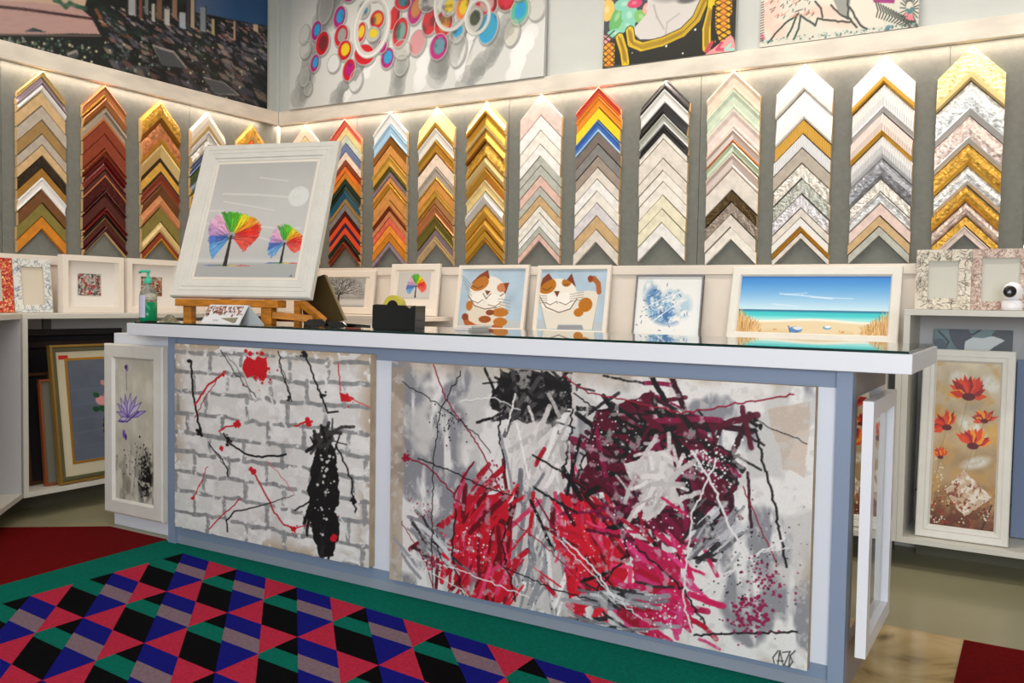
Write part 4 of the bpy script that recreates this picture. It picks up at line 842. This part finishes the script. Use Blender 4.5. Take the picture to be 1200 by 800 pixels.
# ------------------------------------------------------------------ lotus painting on the end cabinet
def lotus(c):
    t = c.Y/c.h; c.a = np.array([202, 196, 178.])+((c.fb(4)-.5)*36)[..., None]; c.mix(np.clip((c.fb(6, .4)-.55)*6, 0, 1)*.6, (222, 218, 206))
    c.mix(np.clip((t-.5)*3, 0, 1)*np.clip((c.fb(9, .4)-.45)*7, 0, 1)*.7, (130, 126, 112)); VI, LV = (84, 58, 150), (176, 156, 206)
    fr = c.fr; c.fr = None; w, h = c.w, c.h
    m = c.em(.78*w, .82*h, .16*w, .14*h, .1, 12)*np.clip((c.fb(12)-.38)*8, 0, 1); c.mix(m, BK); c.dots((.75*w, .78*h), 9, 90, 2, BK, (1, 2.6)); c.dots((.5*w, .72*h), 14, 50, 1.4, (60, 56, 50), (1.6, 1.6))
    for x in (.3, .45, .6, .72): c.line([(x*w, .95*h), ((x+.12)*w, .6*h)], 1.3, (90, 86, 76), op=.6, wob=.6)
    c.line([(.28*w, .07*h), (.30*w, .22*h)], 1.2, (60, 50, 90)); c.ell((.30*w, .06*h), 4, 7, (150, 110, 190)); c.ell((.27*w, .055*h), 3, 4, (40, 24, 70))
    for a, l in ((100, .30), (80, .32), (120, .28), (60, .33), (140, .26), (40, .34), (165, .22), (18, .36), (200, .2)):
        x, y = .32*w, .41*h; A = R(a); ll_ = l*w*1.35; x2, y2 = x+math.cos(A)*ll_, y-math.sin(A)*ll_; xm, ym = (x+x2)/2, (y+y2)/2; wd = 5.5
        P = [(x, y), (xm-math.sin(A)*wd, ym-math.cos(A)*wd), (x2, y2), (xm+math.sin(A)*wd, ym+math.cos(A)*wd)]; c.poly(P, LV if a % 40 else (206, 196, 222)); c.line([P[0], P[1], P[2], P[3], P[0]], 1.3, VI)
    c.line([(.1*w, .44*h), (.3*w, .44*h), (.6*w, .36*h)], 3, VI); c.ell((.22*w, .53*h), 4, 8, (120, 80, 170)); c.ell((.27*w, .55*h), 3, 6, (70, 44, 120)); c.fr = fr
lo = framed('framed_painting', 'tall cream framed painting of a purple lotus at the counter left end', (-3.755, .092, .075), 0, 0, .452, .855, .075, .032, FWHITE)
add_art(lo, .452, .855, .075, (110, 270), (200, 196, 180), 95, lotus, relief=.001, recess=.018)
# ------------------------------------------------------------------ upper paintings standing on the picture rail
def city(c):
    t = c.Y/c.h; c.a = np.zeros((c.h, c.w, 3))+np.array([22, 26, 26.]); n = c.fb(20, 1.5); c.mix(np.clip((n-.5)*8, 0, 1)*.6, (34, 62, 44))
    # water / beach band and road
    c.poly([(-40, -25), (60, -20), (108, 20), (118, 40), (-40, 40)], (176, 142, 134), 2); c.poly([(-40, -30), (110, -30), (100, 8), (60, 6), (-40, -2)], (188, 160, 136), 2)
    c.line([(-40, 4), (30, 11), (108, 22)], 3.4, (52, 30, 30)); c.line([(60, 4), (100, 10)], 6, (44, 84, 60), op=.8, wob=1.5); c.line([(-40, 40), (118, 42)], 2.2, (96, 84, 76)); c.poly([(28, 38), (40, 33), (56, 38)], (40, 58, 62), 2)
    for _ in range(60): y = -5+c.rng.random()*44; x = c.rng.random()*105-10; c.line([(x, y), (x+10, y)], 1, (160, 126, 122), op=.5)
    # sky at right
    m = c.pm([(185, -200), (420, -200), (420, 45), (313, 30), (260, 20), (225, 12)], 2); s = np.clip((c.X/c.w-.62)*3.2, 0, 1)[..., None]
    sky = np.array([188, 150, 144.])*(1-s)+np.array([34, 74, 120.])*s; c.a = c.a*(1-m[..., None])+sky*m[..., None]
    c.line([(112, 10), (122, 30), (150, 44), (180, 66)], 5, (126, 76, 52), op=.8, wob=1.5); c.line([(116, 24), (140, 36)], 2, (196, 176, 160), op=.7)
    # buildings
    for _ in range(900):
        x = 118+c.rng.random()**.8*200; hz = 12+(x-200)*.16 if x > 200 else 6; y = hz+c.rng.random()**1.3*(118-hz) if True else 0
        if y > 40+(x)*.26+6: continue
        sz = 2.2+(y-hz)*.06; a = np.array([(128, 124, 130), (76, 80, 84), (164, 146, 134), (54, 62, 68), (136, 100, 92), (30, 44, 40), (96, 92, 108), (22, 30, 30), (24, 34, 34)][int(c.rng.random()*9)])*(1.05-.45*min(1, (y-hz)/70))
        c.poly([(x, y), (x+sz*2, y+sz*.9), (x+sz*2.6, y+sz*2.1), (x+sz*.7, y+sz*1.3)], a)
        c.line([(x, y+sz), (x+sz*1.4, y+sz*2.1)], 1.5, (14, 18, 20)); c.line([(x+sz*2, y+sz), (x+sz*2.6, y+sz*2)], 1, (14, 18, 20))
    for (x, y0, y1, w_, col) in ((155, -6, 17, 9, (160, 164, 162)), (165, -30, 20, 4, (120, 70, 50)), (172, -20, 16, 5, (110, 120, 112)), (180, 4, 24, 4, (190, 186, 170)), (187, -40, 22, 7, (120, 88, 66)), (196, 10, 28, 7, (186, 184, 176)), (205, -30, 20, 6, (146, 112, 90)), (214, 14, 32, 8, (170, 180, 190)), (221, -50, 28, 4, (60, 50, 56)), (226, -60, 32, 5, (176, 160, 134)), (238, 8, 36, 7, (130, 142, 146)), (250, 22, 40, 4, (170, 160, 110)), (275, 24, 46, 3, (190, 150, 120)), (300, 28, 36, 6, (206, 180, 150))):
        c.poly([(x-w_/2, y0), (x+w_/2, y0+1), (x+w_/2, y1+2), (x-w_/2, y1)], col); c.line([(x+w_/2, y0), (x+w_/2, y1)], 1.6, (30, 28, 34))
        for k in range(int((y1-y0)/2.2)): c.line([(x-w_/3, y0+k*2.2+1), (x+w_/3, y0+k*2.2+1.4)], .8, (70, 70, 76), op=.6)
    for _ in range(240): x = c.rng.random()*300; y = 46+c.rng.random()*(x*.24+4); c.dots((x, y), 1, 1, .9, [(120, 140, 130), (60, 90, 70), (200, 190, 160), (40, 70, 50)][int(c.rng.random()*4)])
    for P in ([(178, 52), (204, 60), (220, 80), (190, 76)], [(238, 90), (262, 96), (282, 112), (252, 110)], [(78, 62), (90, 58), (92, 64), (80, 68)]): c.poly(P, (146, 140, 134)); c.poly([(a_*.9+.1*P[0][0]+2, b_*.9+.1*P[0][1]+2) for a_, b_ in P], (70, 74, 76), 2)
cy = thing('city_photo_print', 'big aerial photo print of a coastal city above the left wall rail', 'picture', (XL+.001, -2.1, 2.5165), R(90), 0)
CW, CH = 1.8575+2.1, 1.02
T = MB(); T.box(0, CW, -.0285, 0, 0, CH, b=.001); T.build('panel', mat('dark_panel_edge', (40, 40, 44), .5), cy)
c = Cv(560, 150, (30, 30, 30), 101); on_plane(c, cy, CW, CH, (0, -.029, 0)); city(c); artwork('printed_surface', c, CW, CH, cy, (0, -.029, 0), 0, .3)
def circles(c):
    c.a = np.array([206, 206, 200.])+((c.fb(3)-.5)*16)[..., None]
    for P, w_, op in (([(380, 5), (372, 50), (350, 118)], 20, .35), ([(450, 40), (420, 80), (392, 122)], 16, .5), ([(470, 60), (462, 112)], 18, .35), ([(520, 50), (512, 90)], 22, .5), ([(600, 20), (570, 70), (545, 100)], 16, .4), ([(560, 0), (540, 60)], 26, .3), ([(390, -20), (384, 20)], 30, .5)): c.line(P, w_, (132, 134, 130), op=op*.5, wob=3); c.line([(a_+3, b_+2) for a_, b_ in P], w_*.5, (120, 122, 118), op=op*.4, wob=3)
    for P, w_ in (([(440, 70), (405, 116)], 8), ([(500, 60), (490, 100)], 12), ([(556, 30), (538, 90)], 8), ([(620, 40), (600, 88)], 14)): c.line(P, w_, (228, 228, 224), op=.6, wob=2)
    RD_, MG, YE, CB, SV = (196, 20, 34), (176, 20, 110), (222, 190, 30), (40, 150, 196), (176, 176, 168)
    items = [(382, 8, 9, 17, None, SV), (398, 20, 8, 11, CB, MG), (371, 36, 7, 10, CB, MG), (357, 40, 6, 10, None, SV), (378, 51, 9, 12, (110, 40, 40), RD_), (358, 58, 7, 9, None, SV), (369, 74, 6, 9, CB, MG), (400, 42, 9, 11, (150, 150, 146), RD_), (404, 59, 9, 10, YE, RD_), (391, 74, 8, 9, None, (226, 226, 222)), (409, 82, 8, 11, MG, RD_), (417, 94, 8, 11, None, SV), (357, 91, 6, 9, None, SV), (361, 104, 5, 7, None, SV),
        (427, 64, 13, 10, RD_, RD_), (442, 23, 9, 9, (206, 150, 40), RD_), (423, 38, 6, 10, YE, RD_), (437, 40, 8, 7, YE, SV), (462, 21, 7, 12, RD_, RD_), (469, 38, 9, 14, (110, 150, 140), RD_), (426, 11, 7, 8, CB, SV), (454, 68, 8, 10, CB, MG), (448, 54, 6, 7, MG, MG), (471, 58, 10, 9, None, (200, 196, 180)), (470, 76, 8, 10, None, SV), (489, 50, 9, 12, None, RD_), (487, 11, 9, 14, (190, 120, 60), MG), (504, 25, 9, 13, RD_, RD_), (472, 3, 10, 7, (60, 110, 120), RD_), (501, 3, 10, 9, (170, 168, 166), SV), (520, 28, 10, 13, (206, 130, 30), RD_), (514, 55, 10, 12, (90, 140, 150), MG), (526, 8, 8, 9, YE, SV), (543, 9, 8, 11, YE, (226, 120, 40)), (536, 37, 8, 10, CB, SV), (570, 5, 12, 12, (190, 150, 140), RD_), (572, 33, 10, 14, (50, 150, 180), CB), (593, 2, 9, 8, (200, 40, 60), RD_), (609, 13, 9, 12, CB, (90, 170, 140)), (600, 39, 7, 11, None, (190, 186, 160)), (629, 10, 8, 10, None, SV), (537, 60, 8, 14, None, SV), (556, 22, 9, 11, (60, 70, 50), SV),
        (440, -14, 12, 12, RD_, SV), (410, -12, 11, 12, CB, MG), (470, -20, 11, 12, YE, RD_), (505, -22, 12, 12, MG, SV), (540, -18, 11, 12, RD_, CB), (575, -22, 11, 12, CB, SV), (610, -16, 10, 12, RD_, SV), (395, -40, 12, 14, RD_, SV), (450, -45, 12, 14, CB, SV), (500, -50, 12, 14, YE, RD_), (560, -48, 12, 14, MG, SV)]
    for x, y, rx, ry, col, ring in items:
        p = c.pt((x, y)); k = c.kp*.98; rx *= k; ry *= k; k = 1.0; rot = .25
        m = c.em(p[0], p[1], rx+.6, ry+.6, rot); inn = c.em(p[0], p[1], rx-.9, ry-.9, rot)
        c.mix(np.clip(m-inn, 0, 1), (176, 174, 166), 1); 
        if col is not None:
            c.mix(inn, ring); i2 = c.em(p[0]+1, p[1]-1, rx*.62, ry*.62, rot, 2); c.mix(i2, col)
            c.mix(inn*np.clip((c.fb(30)-.6)*6, 0, 1)*.5, (40, 30, 30))
        else: c.mix(inn*.35, ring)
        c.mix(np.clip(c.em(p[0]+1.6, p[1]+2, rx+1.8, ry+1.8, rot)-m, 0, 1)*.5, (96, 96, 92))
    for x, y, rx, ry, w_ in ((436, 32, 20, 27, 5.4), (532, 0, 19, 26, 3.4), (560, 20, 12, 15, 3)):
        p = c.pt((x, y)); rx *= c.kp; ry *= c.kp; rx *= 1.12; ry *= 1.08; w_ *= c.kp*1.15; c.mix(np.clip(c.em(p[0], p[1], rx, ry, .2)-c.em(p[0], p[1], rx-w_, ry-w_, .2), 0, 1), (196, 194, 186), 2); c.mix(np.clip(c.em(p[0]-1, p[1]-1, rx-1, ry-1, .2)-c.em(p[0], p[1], rx-w_*.5, ry-w_*.5, .2), 0, 1)*.6, (236, 236, 230), 2)
def rail_canvas(name, lab, x0, x1, Hh, res, seed, fn, col, tilt=.03, relief=.0, cat='painting', d=.028, rough=.5):
    r = thing(name, lab, cat, (x0, D-.0015-Hh*math.sin(tilt)-.0, 2.5165), 0, tilt); W = x1-x0
    T = MB(); T.box(0, W, -d+.0005, 0, 0, Hh, b=.0015); T.build('stretcher', mat('white_canvas_side', (196, 196, 192), .7), r)
    c = Cv(res[0], res[1], col, seed); on_plane(c, r, W, Hh, (0, -d, 0)); fn(c); artwork('painted_surface', c, W, Hh, r, (0, -d-.0002, 0), relief, rough); return r
rail_canvas('circles_painting', 'large pale canvas of red, blue and yellow ringed circles above the rail', -4.36, -2.285, .95, (440, 200), 111, circles, (206, 206, 200), relief=.003)
def woman(c):
    c.a = np.array([54, 60, 66.])+((c.fb(4)-.5)*10)[..., None]
    GR, TL, PKK, YE = (96, 170, 96), (126, 196, 170), (206, 50, 96), (226, 190, 20)
    for x, y, rx, ry, rot, col in ((712, 12, 9, 12, 0, (236, 184, 84)), (724, 20, 8, 16, .5, GR), (733, 5, 14, 7, 0, TL), (738, 18, 10, 12, -.3, TL), (744, 4, 9, 5, 0, PKK), (752, 20, 10, 7, .6, (120, 180, 90)), (728, 34, 7, 9, 0, GR), (722, 39, 12, 5, 0, TL), (758, 10, 5, 6, 0, (236, 160, 150)), (736, 30, 9, 6, .4, TL), (718, -14, 14, 12, 0, (196, 60, 90)), (748, -16, 14, 10, .3, GR), (730, -30, 16, 12, 0, (240, 190, 90)), (710, -40, 10, 16, 0, TL)): c.ell((x, y), rx, ry, col, rot); p = c.pt((x, y)); c.mix(c.em(p[0]-1, p[1]-1, rx*.5, ry*.5, rot, 3)*.35, (236, 240, 220))
    c.poly([(706, 55), (706, 40), (716, 46), (712, 52)], (236, 150, 160))
    SKN = (206, 200, 194)
    c.poly([(762, -60), (822, -60), (822, 5), (808, 26), (794, 36), (770, 46), (750, 46), (742, 38), (744, 32), (758, 16)], SKN); c.ell((806, -2), 12, 5, (96, 92, 92), 0, 4); c.ell((786, -14), 24, 14, (150, 146, 142), 0, 8); c.line([(766, 6), (770, 20), (778, 34)], 2, (150, 146, 144), op=.6); c.line([(780, 40), (782, 26), (796, 16)], 2.2, (168, 164, 160), op=.6)
    c.poly([(706, 77), (706, 55), (734, 36), (748, 50), (770, 56), (800, 44), (824, 22), (828, 0), (870, 0), (870, 66)], (22, 22, 12))
    band = [(738, 36), (740, 50), (752, 55), (776, 49), (800, 38), (816, 22), (826, 0), (832, -40)]
    c.line(band, 11, (32, 30, 10)); c.line(band, 9, YE); c.line([(827, 22), (826, 46)], 3, (20, 20, 10))
    for P in ([(726, 44), (731, 60), (733, 74)], [(828, 56), (828, 34), (834, 10), (836, -20)]): c.line(P, 11, (30, 26, 10)); c.line(P, 9, YE)
    for P in (band, [(726, 44), (731, 60), (733, 74)], [(828, 56), (828, 34), (834, 10)]):
        for (xa, ya), (xb, yb) in zip(P[:-1], P[1:]):
            k = int(math.hypot(xb-xa, yb-ya)/2.2)
            for j in range(k):
                x, y = xa+(xb-xa)*j/k, ya+(yb-ya)*j/k; c.line([(x-2.5, y-3), (x+2.5, y+3)], .8, (120, 84, 10), op=.8); c.line([(x+2.5, y-3), (x-2.5, y+3)], .8, (120, 84, 10), op=.6)
    for x0, x1, y0, y1 in ((707, 720, 50, 77), (838, 858, -10, 50)):
        c.poly([(x0, y0), (x1, y0), (x1, y1), (x0, y1)], (228, 170, 20), 1)
        for k in range(-2, 9):
            c.line([(x0, y0+k*7), (x1, y0+k*7+12)], 1.4, (60, 30, 10)); c.line([(x1, y0+k*7), (x0, y0+k*7+12)], 1.4, (60, 30, 10))
        for k in range(6): c.ell(((x0+x1)/2, y0+3+k*7.5), 4, 3, (236, 130, 30), 0, 2, .6)
    c.line([(837, 8), (835, 30), (842, 52)], 4, (20, 20, 12)); c.poly([(842, 52), (858, 40), (864, 62), (826, 64)], (236, 150, 146), 2); c.line([(834, 50), (828, 60)], 4, (190, 60, 90)); c.line([(846, 50), (840, 58), (852, 58)], 3, (200, 70, 100)); c.line([(856, 52), (850, 58), (860, 58)], 3, (160, 206, 190)); c.line([(858, 20), (860, 40)], 6, (30, 26, 20))
    for p in ((741, 62), (781, 54), (815, 35), (800, 63)): c.dots(p, .3, 2, 1.4, (236, 236, 230))
rail_canvas('pop_art_print', 'colourful pop art print of a neck in a black dress with yellow trim', -1.903, -1.135, .66, (230, 190), 121, woman, (40, 40, 40))
def drawing(c):
    c.a = np.array([208, 204, 188.])+((c.fb(4)-.5)*14)[..., None]; LN = (52, 60, 52)
    for x, y, rx, ry in ((905, 10, 12, 14), (912, 36, 10, 10), (968, 14, 22, 7), (984, 27, 18, 4), (900, 26, 8, 10)): c.ell((x, y), rx, ry, (232, 184, 168), .2, 8, .7)
    c.poly([(972, -10), (998, -10), (994, 22), (982, 12)], (140, 142, 134)); c.poly([(998, -10), (1030, 0), (1036, 30), (1014, 32), (996, 8)], (222, 208, 192), 2)
    for P in ([(936, 16), (920, 28), (908, 40), (900, 50)], [(934, 18), (928, 32), (922, 44)], [(938, 18), (936, 34), (930, 46)], [(938, 18), (946, 24), (956, 30), (958, 22)], [(958, 22), (974, 24), (996, 26)], [(956, 2), (962, 10), (964, 20)], [(994, -4), (994, 20), (1004, 32)], [(996, 8), (1008, 30), (1016, 34)], [(974, 6), (984, 16), (994, 22)]): c.line(P, 2.2, LN, wob=.4)
    for _ in range(50): x = 892+c.rng.random()*60; y = c.rng.random()*22; c.line([(x, y), (x+3+c.rng.normal()*2, y-3)], 1.2, [LN, (190, 120, 96), (220, 160, 140)][int(c.rng.random()*3)], op=.8)
    c.poly([(1020, -8), (1050, -8), (1048, 4), (1024, 3)], (150, 40, 110))
    for k in range(16): x = 1026+k*3; c.line([(x, 2+k*1.5), (x+3+k*.4, 12+k*1.6), (x+1, 20+k)], 1.4, LN)
    for k in range(22): a = k*.29; c.line([(1066+math.cos(a)*5, 10+math.sin(a)*9), (1066+math.cos(a)*11, 10+math.sin(a)*20)], 1.2, LN)
    for p, col in (((1066, 20), (226, 120, 130)), ((1040, 33), (90, 130, 140)), ((894, 45), (226, 130, 140)), ((1067, 12), (80, 120, 120))): c.dots(p, 2, 14, 2, col)
    for _ in range(160): x = 892+c.rng.random()*184; y = 46-(x-892)*.10+c.rng.random()*5; c.dots((x, y), 1, 1, 1.1, [(60, 80, 74), (110, 160, 150), (196, 190, 176)][int(c.rng.random()*3)])
    for k in range(16): c.line([(890, 4+k*3), (895, 2+k*3)], 1, LN)
rail_canvas('figure_drawing_print', 'pale sketch print with pink and teal touches, rightmost above the rail', -1.004, -.247, .62, (230, 170), 122, drawing, (208, 204, 188))
# ------------------------------------------------------------------ things standing on the glass
GZ = H+.0083
def world_root(name, label, cat, loc, rotz=0.0): return thing(name, label, cat, loc, rotz)
b = thing('gel_bottle', 'clear pump bottle of green hand gel at the left end of the glass', 'bottle', (-3.385, .045, GZ)); b.scale = (1.1, 1.1, 1.1)
MB().lathe([(.034, 0), (.037, .004), (.037, .085)], n=28).build('gel', mat('green_gel', (8, 150, 96), .15, trans=.25, ior=1.36), b, smooth=True)
MB().lathe([(.0365, .0855), (.0365, .112), (.033, .130), (.022, .150), (.015, .160), (.014, .172)], n=28).build('bottle_body', mat('clear_plastic', (214, 216, 204), .12, trans=.75, ior=1.3), b, smooth=True)
MB().lathe([(.016, .166), (.017, .170), (.017, .186), (.010, .190), (.006, .192), (.006, .214), (.010, .216), (.010, .224)], n=20).build('pump', mat('green_pump', (70, 196, 160), .3), b, smooth=True)
T = MB(); T.tube([(.004, 0, .219), (-.024, -.012, .220), (-.036, -.018, .214)], .006); T.build('nozzle', mat('green_pump'), b, smooth=True)
lb = MB(); vs = []; fs = []
for k in range(9):
    a = R(232+k*9); vs += [(.0376*math.cos(a), .0376*math.sin(a), .018), (.0376*math.cos(a), .0376*math.sin(a), .115)]
for k in range(8): fs.append((k*2, k*2+2, k*2+3, k*2+1))
lb.add(vs, fs); lb.build('label', mat('lavender_label', (206, 206, 226), .5), b, fixn=False)
# crumpled clear bag with small beads
T = MB(); random.seed(9)
vs = []; n = 12
for i in range(n+1):
    for j in range(8):
        x = i/n*.105; y = j/7*.05; e = math.sin(i/n*math.pi)*math.sin(j/7*math.pi)
        vs.append((x, y, .001+e*.030+random.random()*.010*e))
fs = [(i*8+j, i*8+j+1, (i+1)*8+j+1, (i+1)*8+j) for i in range(n) for j in range(7)]
T.add(vs, fs); o = T.build('plastic_bag', mat('bag_film', (206, 200, 168), .2, trans=.7, ior=1.2, bump=.8, bscale=60), None, smooth=True); o.location = (-3.33, .06, GZ)
tag(o, 'small crumpled clear plastic bag beside the green gel bottle', 'bag')
for k, (x, y, cc) in enumerate(((.025, .03, (150, 60, 30)), (.04, .018, (30, 26, 22)), (.058, .032, (206, 160, 50)), (.072, .016, (90, 160, 110)), (.086, .030, (170, 40, 40)))):
    T = MB(); T.lathe([(.002, 0), (.008, .003), (.009, .008), (.006, .013), (.001, .014)], n=10)
    q = T.build('bead', mat('bead_%d' % k, cc, .3), None, smooth=True); q.location = (-3.33+x, .06+y, GZ+.0002); tag(q, '%s bead inside the clear bag by the gel bottle' % ('brown', 'black', 'yellow', 'green', 'red')[k], 'bead', 'beads in the clear bag')
T = MB(); T.tube([(-3.36, .015, GZ+.003), (-3.33, .012, GZ+.004), (-3.30, .03, GZ+.003)], .0028, 6); tag(T.build('pen_cap', BLACKP), 'small black clip lying on the glass in front of the clear bag', 'clip')
# tent card
cdn = thing('tent_card', 'folded white tent card with a picture strip, under the easel tray', 'card', (-3.02, .050, GZ), .05)
T = MB(); T.add([(0, 0, 0), (.24, 0, 0), (.250, .05, .088), (.010, .05, .088), (0, .002, 0), (.24, .002, 0), (.250, .052, .088), (.010, .052, .088)], [(0, 1, 2, 3), (7, 6, 5, 4), (0, 4, 5, 1), (1, 5, 6, 2), (2, 6, 7, 3), (3, 7, 4, 0)]); T.build('front_leaf', mat('white_card', (232, 232, 234), .5), cdn)
T = MB(); T.add([(.010, .0525, .088), (.250, .0525, .088), (.290, .105, 0), (.05, .105, 0), (.010, .0545, .088), (.250, .0545, .088), (.290, .107, 0), (.05, .107, 0)], [(0, 1, 2, 3), (7, 6, 5, 4), (0, 4, 5, 1), (1, 5, 6, 2), (2, 6, 7, 3), (3, 7, 4, 0)]); T.build('rear_leaf', mat('white_card'), cdn)
cv = Cv(120, 36, (236, 236, 236), 7)
for _ in range(160): cv.dots((cv.rng.random()*118, cv.rng.random()*17), 2, 1, 2.4, [(150, 60, 50), (120, 80, 60), (90, 40, 36), (200, 180, 170), (170, 120, 90)][int(cv.rng.random()*5)])
cv.poly([(55, 24), (110, 22), (108, 32), (100, 33)], (140, 136, 110)); cv.poly([(66, 12), (100, 14), (60, 20)], (232, 230, 228))
for x in range(34, 50, 3): cv.line([(x, 27), (x+1, 30)], 1, (120, 120, 126))
pic = artwork('printed_strip', cv, .232, .093, cdn, (.006, -.0012, .002), 0, .4); pic.rotation_euler = (-math.atan2(.05, .088), 0, 0)
# box of dark things behind the card, olive brown board
T = MB(); P_ = [at(352, 330, 1, .50), at(379.5, 319.5, 1, .50), at(403, 373, 1, .50), at(386, 377.5, 1, .50), at(356, 377, 1, .50)]
zb = min(p[2] for p in P_); T.prism([(p[0], p[2]-zb) for p in P_], 0, .012); 
o = T.build('backing_board', mat('olive_brown_board', (74, 58, 24), .55)); o.location = (0, .50, GZ); tag(o, 'slanted olive brown board standing behind the easel painting', 'board')
T = MB(); T.prism([(P_[1][0]+.0008, P_[1][2]-zb), (P_[1][0]+.012, P_[1][2]-zb-.004), (P_[2][0]+.010, P_[2][2]-zb), (P_[2][0]+.0008, P_[2][2]-zb)], .001, .011); T.build('board_edge', mat('board_edge_tan', (150, 130, 96), .6), o)
# tape dispenser
td = thing('tape_dispenser', 'black tape dispenser block on the glass', 'dispenser', (-2.055, .11, GZ), .08)
T = MB(); T.prism([(.01, 0), (.21, 0), (.213, .100), (.195, .098), (.186, .088), (.165, .101), (.02, .104), (.005, .100), (.003, .01)], 0, .075); T.build('body', BLACKP, td)
T = MB(); n = 30; vs = []; fs = []
for k in range(n):
    a = 2*math.pi*k/n
    for r_, y in ((.047, .022), (.047, .052), (.027, .052), (.027, .022)): vs.append((.088+r_*math.cos(a), y, .095+r_*math.sin(a)))
for k in range(n):
    for j in range(4): fs.append((k*4+j, k*4+(j+1) % 4, ((k+1) % n)*4+(j+1) % 4, ((k+1) % n)*4+j))
T.add(vs, fs); T.build('tape_roll', mat('yellow_tape', (206, 190, 76), .35), td)
T = MB(); vs = []; fs = []
for k in range(n):
    a = 2*math.pi*k/n
    for y in (.020, .054): vs.append((.088+.0265*math.cos(a), y, .095+.0265*math.sin(a)))
for k in range(n): fs.append((k*2, k*2+1, ((k+1) % n)*2+1, ((k+1) % n)*2))
fs += [tuple(range(0, 2*n, 2)), tuple(range(2*n-1, 0, -2))]; T.add(vs, fs); T.build('hub', BLACKP, td)
# sunglasses / pens, red pen, papers
sg = thing('dark_glasses', 'folded dark glasses lying on the glass left of the tape dispenser', 'glasses', (-2.42, .10, GZ), .06)
sg.scale = (1.3, 1.0, 1.0)
T = MB(); T.prism([(0, .012), (.02, .034), (.075, .036), (.09, .022), (.085, .004), (.03, 0)], 0, .006); T.build('lens', BLACKP, sg)
T = MB(); T.prism([(.095, .020), (.11, .030), (.16, .026), (.175, .014), (.16, .002), (.11, 0)], 0, .006); T.build('lens', BLACKP, sg)
T = MB(); T.bar((0, .02, .024), (.24, .05, .010), .008, .010); T.bar((.02, .05, .010), (.25, .03, .008), .008, .008); T.build('temple_arm', BLACKP, sg)
T = MB(); T.tube([(-2.265, .19, GZ+.0045), (-2.19, .20, GZ+.0045)], .0045, 8); tag(T.build('red_marker', mat('red_plastic', (200, 40, 44), .3)), 'small red marker lying behind the dark glasses', 'pen')
for k, (x, y, w_) in enumerate(((-1.80, .34, .07), (-1.795, .35, .075))):
    T = MB(); T.box(x, x+w_, y, y+.16, GZ+k*.0105, GZ+.010+k*.0105, b=.001); tag(T.build('paper_pad', mat('paper_white', (226, 218, 212), .7)), ('lower' if k == 0 else 'upper')+' white paper pad right of the tape dispenser', 'paper')
# ------------------------------------------------------------------ frames stacked in the left cubby
def leaning(name, lab, y0, W, Hh, x, tilt, fw, d, fm, cat='picture frame', inner=None, insert=None):
    r = thing(name, lab, cat, (x, y0, .1473), R(90), tilt); frame_mesh(W, Hh, fw, d).build('frame', fm, r)
    if inner: T = MB(); T.box(fw, W-fw, -.005, -.001, fw, Hh-fw); T.build('backing', inner, r)
    return r
BLK = mat('black_frame', (22, 16, 18), .4); BRN = mat('brown_frame', (84, 52, 26), .4); GLD = mat('old_gold_frame', (160, 124, 60), .4, .4); OLV = mat('olive_frame', (92, 90, 62), .5)
DKB = mat('dark_board', (26, 22, 26), .7)
leaning('picture_frame', 'large black frame at the back of the left cubby, its dark top edge showing', -.085, .74, .83, -4.452, .018, .04, .025, BLK, inner=DKB)
leaning('picture_frame', 'dark brown frame in front of the large black one, left cubby', -.02, .70, .765, -4.408, .03, .04, .022, mat('dark_brown_frame', (40, 26, 20), .45), inner=DKB)
leaning('picture_frame', 'narrow upright brown frame at the left of the cubby stack', -.005, .16, .60, -4.318, .10, .018, .022, BRN, inner=DKB)
leaning('picture_frame', 'narrow copper edged frame left of the flower print', .035, .15, .57, -4.236, .10, .012, .022, mat('copper_frame', (176, 96, 56), .35, .5), inner=mat('grey_board', (120, 118, 104), .7))
fp = leaning('picture_frame', 'wide gold framed flower vase print with cream mount, left cubby', .088, .60, .755, -4.195, .13, .016, .030, GLD, 'picture')
frame_mesh(.568, .723, .022, .024).build('olive_band', OLV, fp).location = (.016, 0, .016)
T = MB(); T.box(.038, .562, -.012, -.004, .038, .717); T.build('mount', mat('cream_mount', (206, 196, 166), .8), fp)
frame_mesh(.44, .58, .014, .016).build('gold_fillet', mat('gold_fillet', (190, 134, 40), .35, .5), fp).location = (.088, 0, .10)
def vase(c):
    c.a = np.array([96, 104, 118.])+((c.fb(4)-.5)*20)[..., None]; fr = c.fr; c.fr = None; w, h = c.w, c.h
    for k in range(5): c.line([(0, h*(.3+.14*k)), (w, h*(.27+.14*k))], 1.2, (104, 110, 132))
    c.ell((.56*w, .70*h), .12*w, .17*h, (34, 24, 30)); c.ell((.56*w, .70*h), .13*w, .012*h, (190, 160, 80)); c.ell((.56*w, .64*h), .11*w, .012*h, (190, 160, 80)); c.ell((.56*w, .76*h), .11*w, .012*h, (190, 160, 80))
    for x, y, r_, col in ((.45, .42, .09, (220, 150, 150)), (.56, .38, .08, (210, 120, 130)), (.66, .44, .09, (226, 170, 160)), (.50, .24, .05, (200, 140, 140)), (.38, .36, .05, (30, 80, 50)), (.36, .50, .05, (24, 70, 44)), (.46, .50, .06, (30, 80, 50)), (.7, .34, .05, (30, 80, 50))): c.ell((x*w, y*h), r_*w, r_*w*.7, col, .4)
    c.fr = fr
cv = Cv(90, 120, (118, 124, 146), 140); vase(cv); artwork('print', cv, .412, .552, fp, (.102, -.013, .114), 0, .3)
T = MB(); T.box(.055, .11, -.0135, -.012, .675, .697); T.build('red_sticker', mat('red_sticker', (206, 30, 26), .5), fp)
